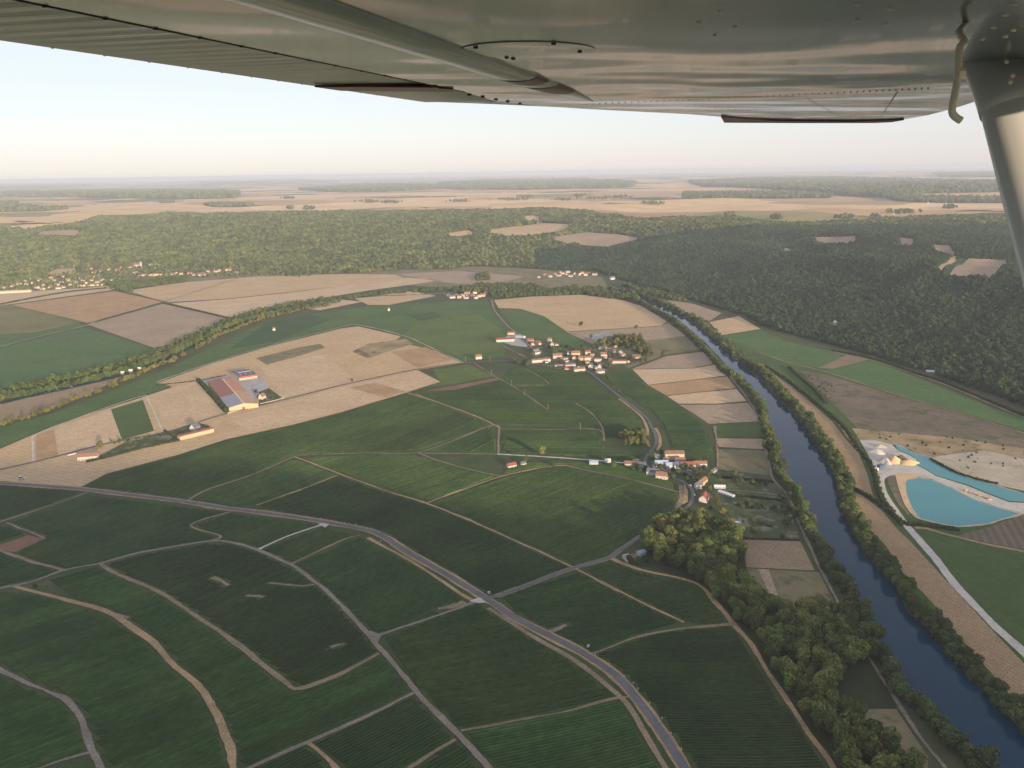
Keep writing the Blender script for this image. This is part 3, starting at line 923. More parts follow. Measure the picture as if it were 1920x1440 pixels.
KIND = {
    'wood_tree': make_kind('leaf_wood', [(15, 12, 2.5, 9), (18, 13, 3, 11), (13, 13, 2, 10), (17, 10, 3, 9), (20, 14, 3, 13)], 900, 0.75),
    'riverside_tree': make_kind('leaf_river', [(12, 11, 0.8, 9), (14, 11, 1, 10), (10, 12, .6, 9), (16, 11, 1, 11), (9, 9, .4, 8)], 800, 0.7),
    'willow_tree': make_kind('leaf_willow', [(12, 11, 0.8, 9), (9, 10, 0.5, 8), (14, 11, 1, 9)], 700, 0.7),
    'garden_tree': make_kind('leaf_river', [(9, 8, 1.5, 8), (11, 8, 1.5, 8), (7, 7, 1, 7)], 600, 0.55),
}


def tree(kind, xy, scale, label, group, cat='tree', variant=None, sink=0.3):
    cm, tm = random.choice(KIND[kind]) if variant is None else KIND[kind][variant]
    x, y = xy
    o = thing(kind, (x, y, float(H(x, y)) - sink), random.uniform(0, 6.28), label, cat, group)
    s = scale * random.uniform(0.85, 1.15)
    o.scale = (s * random.uniform(0.9, 1.1), s * random.uniform(0.9, 1.1), s)
    link('crown', cm, o)
    link('trunk', tm, o)
    return o


def fill(poly_world, spacing, jitter=0.35):
    P = np.asarray(poly_world)
    gx_ = np.arange(P[:, 0].min(), P[:, 0].max(), spacing)
    gy_ = np.arange(P[:, 1].min(), P[:, 1].max(), spacing * 0.87)
    G = np.stack(np.meshgrid(gx_, gy_), -1)
    G[1::2, :, 0] += spacing / 2
    G = G.reshape(-1, 2) + rng.uniform(-jitter, jitter, (G.shape[0] * G.shape[1], 2)) * spacing
    return G[in_poly(G, P)]


def along(px, spacing, spread, world=False):
    P = np.asarray(px, float) if world else on_ground(px)
    P = catmull(P, 6)
    L = np.r_[0, np.cumsum(np.linalg.norm(np.diff(P, axis=0), axis=1))]
    t = np.arange(0, L[-1], spacing) + rng.uniform(-0.3, 0.3, int(np.ceil(L[-1] / spacing))) * spacing
    Q_ = np.column_stack([np.interp(t, L, P[:, 0]), np.interp(t, L, P[:, 1])])
    return Q_ + rng.normal(0, spread, Q_.shape)


# the wood on the near bank
wood = [((1220, 990), (1250, 978), (1290, 970), (1340, 985), (1388, 1010), (1392, 1040), (1385, 1070), (1340, 1085), (1290, 1080), (1240, 1062), (1210, 1045), (1205, 1015)),
        ((1300, 1085), (1345, 1075), (1385, 1080), (1400, 1105), (1435, 1130), (1470, 1150), (1420, 1185), (1392, 1185), (1360, 1140)),
        ((1410, 1200), (1470, 1152), (1520, 1145), (1570, 1150), (1610, 1175), (1635, 1225), (1625, 1255), (1560, 1290), (1520, 1330), (1490, 1320), (1450, 1265)),
        ((1490, 1330), (1545, 1290), (1570, 1330), (1600, 1340), (1640, 1380), (1690, 1420), (1710, 1440), (1740, 1500), (1600, 1500), (1560, 1420), (1525, 1370))]
for k, P in enumerate(wood):
    for xy in fill(on_ground(P), 10.6 if k < 2 else 11.0):
        tree('wood_tree', xy, 0.98, 'broad leafy tree in the dense wood between the vineyards and the river', 'trees of the wood by the river')
BANK = []
for xy in along([(1385, 715), (1408, 742), (1425, 768), (1436, 812), (1448, 862), (1462, 903), (1488, 938), (1500, 972), (1522, 1010), (1548, 1062), (1577, 1102), (1592, 1132), (1616, 1170), (1632, 1212), (1655, 1245), (1676, 1298), (1712, 1330), (1765, 1382), (1803, 1420), (1830, 1460)], 8.0, 2.2):
    BANK.append((xy, random.uniform(0.75, 1.1), 'bushy tree in the row on the river bank below the wood and village gardens', 'trees on the village bank of the river'))
for xy in along([(1443, 812), (1455, 862), (1470, 903), (1497, 938), (1508, 972), (1530, 1010), (1556, 1062), (1586, 1102), (1602, 1134), (1626, 1172), (1642, 1212), (1666, 1245), (1687, 1298), (1724, 1330), (1778, 1382), (1818, 1422), (1850, 1470)], 8.5, 1.8):
    BANK.append((xy, random.uniform(0.8, 1.2), 'bushy tree in the row on the river bank below the wood and village gardens', 'trees on the village bank of the river'))
for s_, off in ((8.5, -4.5), (10, 5)):
    base = on_ground([(1392, 680), (1425, 700), (1452, 727), (1477, 755), (1507, 785), (1528, 817), (1551, 850), (1574, 885), (1584, 925), (1592, 963), (1617, 1007), (1650, 1056), (1692, 1103), (1714, 1147), (1757, 1187), (1784, 1217), (1822, 1260), (1870, 1310), (1920, 1360), (1985, 1430)])
    for xy in along(base + np.array([off, 0]), s_, 1.6, True):
        BANK.append((xy, random.uniform(0.85, 1.2), 'dark bushy tree on the river bank beside the long stubble strip', 'trees on the far bank of the river'))
BANK.sort(key=lambda b_: float(np.hypot(*b_[0])))
for xy, s_, lab, grp in BANK[:285]:          # the nearest ones singly, the far reach as one mass below
    tree('riverside_tree', xy, s_, lab, grp)
BANK_FAR = np.array([b_[0] for b_ in BANK[285:]])

# lone trees and small groups
ONE = [
    ('willow_tree', (188, 838), 1.0, 'round yellow-green tree standing alone by the long white house'),
    ('garden_tree', (1090, 612), 1.7, 'dark round tree alone in the big stubble field above the village'),
    ('garden_tree', (1193, 617), 1.3, 'low spreading dark tree in the stubble between village and river'),
    ('garden_tree', (1242, 668), 1.4, 'dark tree alone at the river side of the village'),
    ('wood_tree', (1016, 855), 0.85, 'olive roadside tree beside the pale vineyard road, largest of three'),
    ('garden_tree', (985, 867), 1.0, 'olive tree beside the small white hut among the vines'),
    ('garden_tree', (1038, 876), 0.9, 'small dark tree where two vineyard tracks meet'),
    ('garden_tree', (660, 715), 0.8, 'small bush alone beside the road across the harvested plain'),
    ('garden_tree', (66, 1103), 0.6, 'single bush at the fork of the vineyard tracks'),
    ('garden_tree', (1475, 985), 1.3, 'pale green tree at the river end of the gardens'),
    ('garden_tree', (1467, 1010), 1.0, 'small round tree at the corner of the pale stubble field'),
    ('garden_tree', (1413, 998), 1.2, 'dark tree between the gardens and the pale stubble field'),
    ('willow_tree', (1377, 892), 0.8, 'yellowish tree in the gardens below the red roofed barn'),
    ('willow_tree', (1354, 965), 1.0, 'tall yellow-green tree beside the red roofed house'),
]
for kd, p, s, lab in ONE:
    tree(kd, on_ground([p])[0], s, lab, None)
for xy in fill(on_ground([(1160, 822), (1175, 812), (1205, 812), (1216, 828), (1210, 838), (1170, 836)]), 9):
    tree('wood_tree', xy, 0.6, 'olive tree in the copse at the bend of the village road', 'copse at the road bend')
for xy in fill(on_ground([(1110, 650), (1130, 640), (1165, 632), (1200, 633), (1212, 650), (1225, 668), (1205, 672), (1185, 655), (1150, 650), (1125, 655)]), 11):
    tree(random.choice(['garden_tree', 'garden_tree', 'willow_tree']), xy, 1.15, 'tree in the grove behind the upper village houses', 'grove behind the upper village')
for p in [(965, 680), (972, 684), (982, 684), (990, 687), (1035, 657), (1038, 655), (1055, 650), (1062, 652), (1070, 655), (1090, 650), (1135, 690), (1140, 694), (1180, 676), (1190, 680), (1200, 682), (1210, 680), (1133, 706), (1140, 715), (1148, 724), (1160, 736), (1108, 636), (1118, 645), (1100, 690), (1085, 680), (1018, 652), (1022, 660), (1028, 655), (1050, 660), (1060, 668), (1072, 674), (1095, 682), (1115, 684), (1142, 670), (1150, 670), (1175, 672), (1170, 658), (1145, 684), (1052, 682), (1095, 656), (1112, 657), (998, 668), (990, 655), (1040, 664), (1078, 656)]:
    tree('garden_tree', on_ground([p])[0], random.uniform(0.9, 1.5), 'small tree among the houses of the upper village', 'garden trees of the upper village')
for p in [(1225, 855), (1222, 862), (1250, 893), (1262, 897), (1272, 890), (1284, 892), (1292, 897), (1305, 892), (1313, 888), (1322, 884), (1330, 892), (1326, 900), (1303, 905), (1330, 920), (1336, 930), (1342, 940), (1345, 950), (1332, 955), (1310, 975), (1300, 975), (1341, 978), (1325, 985), (1188, 884), (1200, 886), (1150, 878), (1196, 1058), (1212, 1055), (1180, 1056), (1240, 850), (1290, 905), (1236, 880), (1262, 884), (1280, 884), (1296, 884), (1318, 880), (1210, 882), (1192, 878), (1250, 860), (1300, 868), (1322, 870)]:
    tree('garden_tree', on_ground([p])[0], random.uniform(0.7, 1.1), 'small tree among the houses of the lower village', 'garden trees of the lower village')
for P in ([(1370, 905), (1440, 912), (1445, 905), (1370, 897)], [(1375, 940), (1450, 950), (1465, 962), (1380, 955)], [(1385, 972), (1460, 985), (1455, 992), (1385, 980)], [(1455, 915), (1485, 960), (1478, 985), (1462, 960)], [(1360, 955), (1380, 980), (1370, 990), (1355, 975)]):
    for xy in fill(on_ground(P), 8):
        tree('garden_tree', xy, random.uniform(0.4, 0.8), 'low fruit tree in the kitchen gardens by the river', 'fruit trees of the riverside gardens')
for p in [(208, 828), (215, 832), (224, 830), (236, 834), (246, 836), (255, 834), (262, 826), (272, 822), (280, 820), (298, 818), (302, 822), (310, 816), (240, 828), (256, 824), (484, 746), (490, 742), (500, 752), (505, 746), (512, 750), (520, 744), (508, 738), (480, 736)]:
    xy = on_ground([p])[0]
    far = p[0] > 400
    tree('garden_tree', xy, random.uniform(0.45, 0.8), 'garden tree round the small white house beside the big barn' if far else 'garden tree inside the long hedge of the roadside farm', 'trees in the barn garden' if far else 'trees inside the farm hedge')


# woods that read as one mass: points carrying instanced trees
def instancer_collection(name, mat, specs, nq, leaf):
    col = bpy.data.collections.new(name)
    for s, (h, wd, base, lobes) in enumerate(specs):
        V, Qd = crown_arrays(s * 31 + 5, h, wd, base, lobes, nq, leaf)
        o = bpy.data.objects.new('forest_tree', fast_mesh('forest_tree', V, Qd, mat))
        col.objects.link(o)
    return col


COL_FOREST = instancer_collection('forest_trees', 'leaf_forest', [(16, 15, 1.5, 8), (21, 16, 2, 9), (13, 15, 1.5, 8), (19, 13, 2, 8), (15, 12, 2, 7)], 260, 1.4)
COL_HILL = instancer_collection('hillside_trees', 'leaf_hillside_shaded', [(14, 13, 1.5, 8), (17, 14, 2, 9), (12, 13, 1.5, 8), (15, 11, 2, 8)], 260, 1.25)
COL_RIVER = instancer_collection('bank_trees', 'leaf_river', [(12, 12, 0.5, 8), (15, 12, 0.8, 9), (10, 12, .4, 8), (17, 11, 1, 9)], 230, 1.25)
COL_WILLOW = instancer_collection('willow_trees', 'leaf_willow', [(11, 12, 0.5, 8), (9, 11, 0.4, 8), (12, 11, .4, 8)], 200, 1.25)
COL_HEDGE = instancer_collection('hedge_bushes', 'leaf_hedge', [(2.6, 3.2, 0.0, 6), (3, 3.4, 0, 6)], 120, 0.42)


def scatter(name, XY, col, scale, label, kind='stuff', sink=0.6, var=0.25, cat=None):
    XY = np.asarray(XY)
    Z = H(XY[:, 0], XY[:, 1]) - sink
    me = bpy.data.meshes.new(name)
    me.vertices.add(len(XY))
    me.vertices.foreach_set('co', np.column_stack([XY, Z]).astype(np.float32).ravel())
    a = me.attributes.new('size', 'FLOAT', 'POINT')
    a.data.foreach_set('value', (np.asarray(scale) * rng.uniform(1 - var, 1 + var, len(XY))).astype(np.float32))
    a = me.attributes.new('turn', 'FLOAT_VECTOR', 'POINT')
    a.data.foreach_set('vector', np.column_stack([np.zeros((len(XY), 2)), rng.uniform(0, 6.28, len(XY))]).astype(np.float32).ravel())
    o = link(name, me)
    g = bpy.data.node_groups.new(name, 'GeometryNodeTree')
    g.interface.new_socket('Geometry', in_out='INPUT', socket_type='NodeSocketGeometry')
    g.interface.new_socket('Geometry', in_out='OUTPUT', socket_type='NodeSocketGeometry')
    gi, go = g.nodes.new('NodeGroupInput'), g.nodes.new('NodeGroupOutput')
    ip = g.nodes.new('GeometryNodeInstanceOnPoints')
    ci = g.nodes.new('GeometryNodeCollectionInfo')
    ci.inputs['Collection'].default_value = col
    ci.inputs['Separate Children'].default_value = True
    ci.inputs['Reset Children'].default_value = True
    ip.inputs['Pick Instance'].default_value = True
    for nm, ty, sk in (('size', 'FLOAT', 'Scale'), ('turn', 'FLOAT_VECTOR', 'Rotation')):
        na = g.nodes.new('GeometryNodeInputNamedAttribute')
        na.data_type = ty
        na.inputs['Name'].default_value = nm
        g.links.new(na.outputs['Attribute'], ip.inputs[sk])
    g.links.new(gi.outputs[0], ip.inputs['Points'])
    g.links.new(ci.outputs[0], ip.inputs['Instance'])
    g.links.new(ip.outputs[0], go.inputs[0])
    md = o.modifiers.new('trees', 'NODES')
    md.node_group = g
    return tag(o, label=label, kind=kind, cat=cat)


FOREST = [(-400, 440), (-100, 432), (0, 428), (50, 433), (150, 421), (180, 410), (320, 401), (470, 401), (560, 400), (640, 398), (780, 398), (860, 396), (960, 395), (1020, 393), (1090, 398), (1200, 413), (1300, 410), (1370, 408),
          (1420, 417), (1480, 422), (1560, 419), (1600, 417), (1700, 411), (1920, 408), (2200, 405), (2200, 860), (2000, 806), (1920, 764), (1850, 737), (1740, 700), (1640, 670), (1590, 655), (1500, 632), (1430, 612), (1390, 590), (1350, 580), (1280, 558),
          (1180, 530), (1140, 518), (1120, 508), (1010, 505), (950, 500), (880, 498), (840, 505), (760, 505), (660, 513), (540, 515), (480, 510), (400, 503), (300, 496), (180, 488), (150, 486), (148, 512), (100, 520), (60, 525), (0, 538), (-400, 545)]
sp_ = 8.4
XY = np.stack(np.meshgrid(np.arange(-3600, 5200, sp_), np.arange(900, 6400, sp_)), -1).reshape(-1, 2)
XY = XY + rng.uniform(-0.45, 0.45, XY.shape) * sp_
px_, dz = to_px(np.column_stack([XY, H(XY[:, 0], XY[:, 1])]))
ok = (dz > 100) & (px_[:, 0] > -150) & (px_[:, 0] < 2080) & in_poly(px_, FOREST)
for _, P in CLEAR:
    ok &= ~(in_poly(px_, P) | in_poly(px_ - np.array([0, 5]), P))
for cxp, cyp, rx_, ry_ in ((1148, 521, 9, 5), (1565, 610, 10, 8), (1478, 470, 12, 4), (1748, 697, 16, 6), (258, 497, 24, 7), (1374, 556, 6, 3)):
    ok &= ~(((px_[:, 0] - cxp) / rx_) ** 2 + ((px_[:, 1] - cyp) / ry_) ** 2 < 1)
# thin out where a wood lies out of sight far behind the crest
ok &= rng.random(len(XY)) < np.where(XY[:, 1] > 4600, 0.75, 1.0)
XY = XY[ok]
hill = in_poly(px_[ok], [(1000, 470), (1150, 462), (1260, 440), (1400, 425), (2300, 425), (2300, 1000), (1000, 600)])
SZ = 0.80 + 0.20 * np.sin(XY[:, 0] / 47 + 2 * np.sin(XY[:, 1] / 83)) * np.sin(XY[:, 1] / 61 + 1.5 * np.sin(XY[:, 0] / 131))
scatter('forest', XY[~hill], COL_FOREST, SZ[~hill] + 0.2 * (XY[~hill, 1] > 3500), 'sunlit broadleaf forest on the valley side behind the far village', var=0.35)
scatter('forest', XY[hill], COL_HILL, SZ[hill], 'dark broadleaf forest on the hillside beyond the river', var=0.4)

# tree bands along the river loop
band = [along([(0, 737), (67, 723), (167, 702), (233, 686), (300, 663), (350, 640), (433, 603), (483, 587), (567, 570), (640, 562), (720, 552), (800, 546), (860, 543), (900, 540)], 6.5, 6),
        along([(-250, 790), (-100, 757), (0, 742), (67, 728), (167, 706), (233, 690), (300, 668), (350, 646), (433, 607), (483, 590)], 7, 7),
        fill(on_ground([(850, 549), (900, 536), (1000, 537), (1030, 548), (1060, 542), (1100, 547), (1180, 556), (1200, 562), (1190, 566), (1090, 553), (1000, 556), (925, 560), (918, 552)]), 11),
        along([(-250, 800), (-100, 768), (0, 752), (67, 738), (167, 716), (233, 698), (300, 675), (350, 653), (433, 612), (500, 593), (567, 579), (640, 566)], 7, 3),
        along([(1060, 541), (1150, 545), (1205, 558), (1255, 577), (1300, 600), (1345, 637), (1385, 672)], 6, 6),
        along([(1190, 566), (1230, 586), (1268, 607), (1308, 645), (1342, 682), (1372, 708)], 6.5, 3),
        fill(on_ground([(893, 518), (915, 514), (918, 525), (895, 527)]), 11),
        fill(on_ground([(190, 532), (260, 530), (330, 522), (356, 522), (345, 530), (250, 541), (210, 540)]), 10),
        along([(208, 540), (250, 548)], 8, 5),
        fill(on_ground([(1160, 533), (1230, 548), (1290, 565), (1270, 566), (1200, 552)]), 12)]

band.append(BANK_FAR)
scatter('riverside_wood', np.vstack(band), COL_RIVER, 1.05, 'dark band of trees lining the loop of the river')
band = [along([(-250, 880), (0, 800), (60, 782), (100, 768), (150, 747)], 7, 4), along([(207, 727), (240, 712), (290, 690), (317, 680), (350, 664)], 8, 4),
        along([(367, 656), (395, 640), (417, 628), (467, 608), (500, 597), (567, 582), (620, 573)], 7, 3), along([(165, 743), (195, 733)], 8, 3)]
scatter('willow_row', np.vstack(band), COL_WILLOW, 0.8, 'row of yellow-green willows between river and vineyards')

# hedges
def hedge(px, label, width=2.0, world=False, size=1.0):
    X_ = along(px, 1.6, 0.35, world)
    if width > 2.5:
        X_ = np.vstack([X_, along(px, 1.6, width / 3, world)])
    return scatter('hedge', X_, COL_HEDGE, size, label, kind='stuff', sink=0.1)


hedge([(163, 867), (220, 853), (280, 838), (334, 827)], 'long clipped hedge in front of the roadside farm garden', 3)
hedge([(334, 827), (318, 815), (308, 808)], 'short hedge at the end of the roadside farm garden')
hedge([(372, 715), (400, 745), (426, 774)], 'dark hedge along the side wall of the big barn', 3, size=2.2)
hedge([(293, 723), (372, 714), (425, 704)], 'thin hedge behind the yard of the big barn', size=0.7)
hedge([(1480, 690), (1500, 708), (1530, 735), (1548, 757)], 'scrubby hedge beside the waste ground', 4, size=1.4)
hedge([(1436, 688), (1490, 724), (1540, 765), (1580, 800), (1603, 832), (1625, 862), (1640, 890), (1650, 930), (1690, 985)], 'overgrown hedge between the stubble strip and the quarry', 5, size=1.3)
hedge([(1592, 912), (1640, 940), (1690, 980), (1720, 985), (1764, 990), (1795, 995)], 'dark hedge crossing the stubble strip below the ponds', 4, size=1.2)
hedge([(0, 572), (60, 560), (130, 548), (200, 541)], 'low hedge between two stubble fields below the far village', 4, size=1.6)
hedge([(305, 568), (370, 583), (432, 598)], 'low hedge across the stubble fields towards the river', 3, size=1.3)
hedge([(1560, 658), (1640, 675), (1720, 702), (1780, 722), (1925, 783)], 'hedge along the foot of the forested hillside', 5, size=1.4)
hedge([(1345, 895), (1450, 905)], 'garden hedge near the red roofed barn', 3, size=1.1)
hedge([(1380, 930), (1470, 940)], 'garden hedge across the riverside gardens', 3, size=1.0)
hedge([(1745, 862), (1775, 878), (1800, 890), (1835, 900), (1870, 908)], 'reed fringe on the gravel bank of the upper pond', 3, size=0.9)
hedge([(1392, 1011), (1500, 1014)], 'hedge at the top of the pale stubble field by the wood', 2, size=0.7)

wb_ = np.vstack([fill(on_ground([(1598, 803), (1690, 812), (1800, 822), (1925, 842), (1925, 880), (1820, 885), (1740, 852), (1640, 824)]), 17), fill(on_ground([(1500, 697), (1545, 703), (1570, 730), (1550, 760), (1525, 730)]), 12)])
scatter('scrub_bushes', wb_[rng.random(len(wb_)) < 0.55], COL_HEDGE, 0.9, 'scattered low bushes on the waste ground round the quarry', var=0.5, sink=0.2)

# woods and farm clumps far off on the plateau
FARW = [
    [(0, 362), (170, 360), (330, 357), (450, 363), (445, 372), (380, 374), (200, 372), (0, 369), (-200, 372), (-200, 363)],
    [(-100, 383), (35, 380), (30, 388), (130, 392), (85, 397), (-100, 401)],
    [(-100, 346), (150, 345), (175, 350), (60, 354), (-100, 355)],
    [(640, 351), (700, 348), (820, 349), (842, 354), (720, 360), (640, 361), (560, 356)],
    [(820, 346), (900, 339), (1100, 336), (1195, 345), (1180, 352), (1000, 356), (850, 356)],
    [(1290, 343), (1380, 339), (1480, 336), (1613, 338), (1747, 341), (1887, 344), (1990, 344), (1990, 362), (1883, 360), (1747, 363), (1663, 372), (1580, 368), (1480, 358), (1380, 352), (1313, 350)],
    [(1280, 363), (1413, 363), (1467, 362), (1563, 367), (1553, 372), (1460, 373), (1380, 372), (1280, 373)],
    [(1660, 371), (1770, 372), (1890, 373), (1890, 381), (1760, 381), (1680, 378)],
    [(340, 341), (560, 336), (640, 341), (420, 347)], [(1750, 325), (1990, 322), (1990, 332), (1760, 333)], [(380, 385), (475, 384), (470, 388), (400, 389)],
]
pts = []
for P in FARW:
    W_ = on_ground(P)
    s_ = 26 if np.median(W_[:, 1]) < 12000 else 42
    q = fill(W_, s_)
    pts.append((q, s_ / 14))
for cxp, cyp, rx_ in ((700, 379, 28), (735, 380, 18), (860, 378, 22), (960, 375, 26), (985, 370, 18), (1060, 375, 26), (1085, 368, 14), (1130, 372, 30), (1165, 370, 16), (1225, 383, 18), (430, 386, 20), (545, 391, 5), (580, 392, 10), (540, 372, 12), (1780, 390, 10), (1690, 399, 22), (1640, 408, 6), (1455, 410, 8), (1585, 409, 14), (1370, 404, 8), (1800, 378, 30), (90, 370, 12), (310, 380, 14)):
    W_ = on_ground(np.column_stack([rng.normal(cxp, rx_ * 0.5, 46), rng.normal(cyp, 0.9, 46)]))
    pts.append((W_, 1.3))
for i, (q, s_) in enumerate(pts):
    pass
XYf = np.vstack([q for q, _ in pts])
Sf = np.concatenate([np.full(len(q), s_) for q, s_ in pts])
scatter('distant_woods', XYf, COL_FOREST, Sf, 'far-off woods and tree clumps on the harvested plateau', var=0.3)

# ------------------------------------------------------------------ vine rows
def vine_rows(px, direction, spacing=2.4, step=7.0, height=1.35, label=None):
    P = on_ground(px)
    a, b_ = on_ground(direction)
    d = (b_ - a) / np.linalg.norm(b_ - a)
    nrm = np.array([-d[1], d[0]])
    U, W_ = P @ d, P @ nrm
    us = np.arange(U.min(), U.max(), step)
    ws = np.arange(W_.min(), W_.max(), spacing)
    if len(us) < 2 or len(ws) < 1:
        return
    G = us[None, :, None] * d + ws[:, None, None] * nrm
    fl = G.reshape(-1, 2)
    ok = in_poly(fl, P)
    for line, hw in PATHS:
        bb = (fl[:, 0] > line[:, 0].min() - hw) & (fl[:, 0] < line[:, 0].max() + hw) & (fl[:, 1] > line[:, 1].min() - hw) & (fl[:, 1] < line[:, 1].max() + hw) & ok
        if bb.any():
            idx = np.nonzero(bb)[0]
            dd_, _ = poly_dist(fl[idx, 0], fl[idx, 1], line[::2] if len(line) > 8 else line)
            ok[idx[dd_ < hw + 0.5]] = False
    ok = ok.reshape(len(ws), len(us))
    Z = H(fl[:, 0], fl[:, 1]).reshape(ok.shape) + 0.2
    jit = rng.normal(0, 0.06, ok.shape)
    blk = np.repeat(rng.uniform(0.84, 1.12, len(ws) // 9 + 2), rng.integers(4, 16, len(ws) // 9 + 2))
    while len(blk) < len(ws):
        blk = np.r_[blk, blk]
    rowf = (blk[:len(ws)] * rng.uniform(0.88, 1.12, len(ws)))[:, None]
    hgt = height * rng.uniform(0.85, 1.1, ok.shape) * rowf
    hw = 0.52 * rng.uniform(0.75, 1.25, ok.shape)
    c = G + nrm * jit[..., None]
    V_ = np.stack([np.dstack([c - nrm * hw[..., None], Z]), np.dstack([c - nrm * hw[..., None] * 0.6, Z + hgt * 0.9]),
                   np.dstack([c + nrm * hw[..., None] * 0.6, Z + hgt]), np.dstack([c + nrm * hw[..., None], Z])], 2)
    seg = ok[:, :-1] & ok[:, 1:]
    i, j = np.nonzero(seg)
    k0 = (i * len(us) + j) * 4
    k1 = k0 + 4
    Qs = np.vstack([np.column_stack([k0 + s, k1 + s, k1 + s + 1, k0 + s + 1]) for s in range(3)])
    if not len(Qs):
        return
    used, inv = np.unique(Qs, return_inverse=True)
    o = link('vine_rows', fast_mesh('vine_rows', V_.reshape(-1, 3)[used], inv.reshape(Qs.shape), 'leaf_vine'))
    tone = np.broadcast_to((rowf * 1.12)[:, :, None], (*ok.shape, 4)) * rng.uniform(0.8, 1.2, (*ok.shape, 1))
    tn = tone.reshape(-1)[used]
    at = o.data.attributes.new('tone', 'FLOAT_COLOR', 'POINT')
    at.data.foreach_set('color', np.column_stack([tn, tn, tn, np.ones(len(tn))]).astype(np.float32).ravel())
    tag(o, label=label or 'trellised vine rows of one vineyard parcel', kind='stuff')


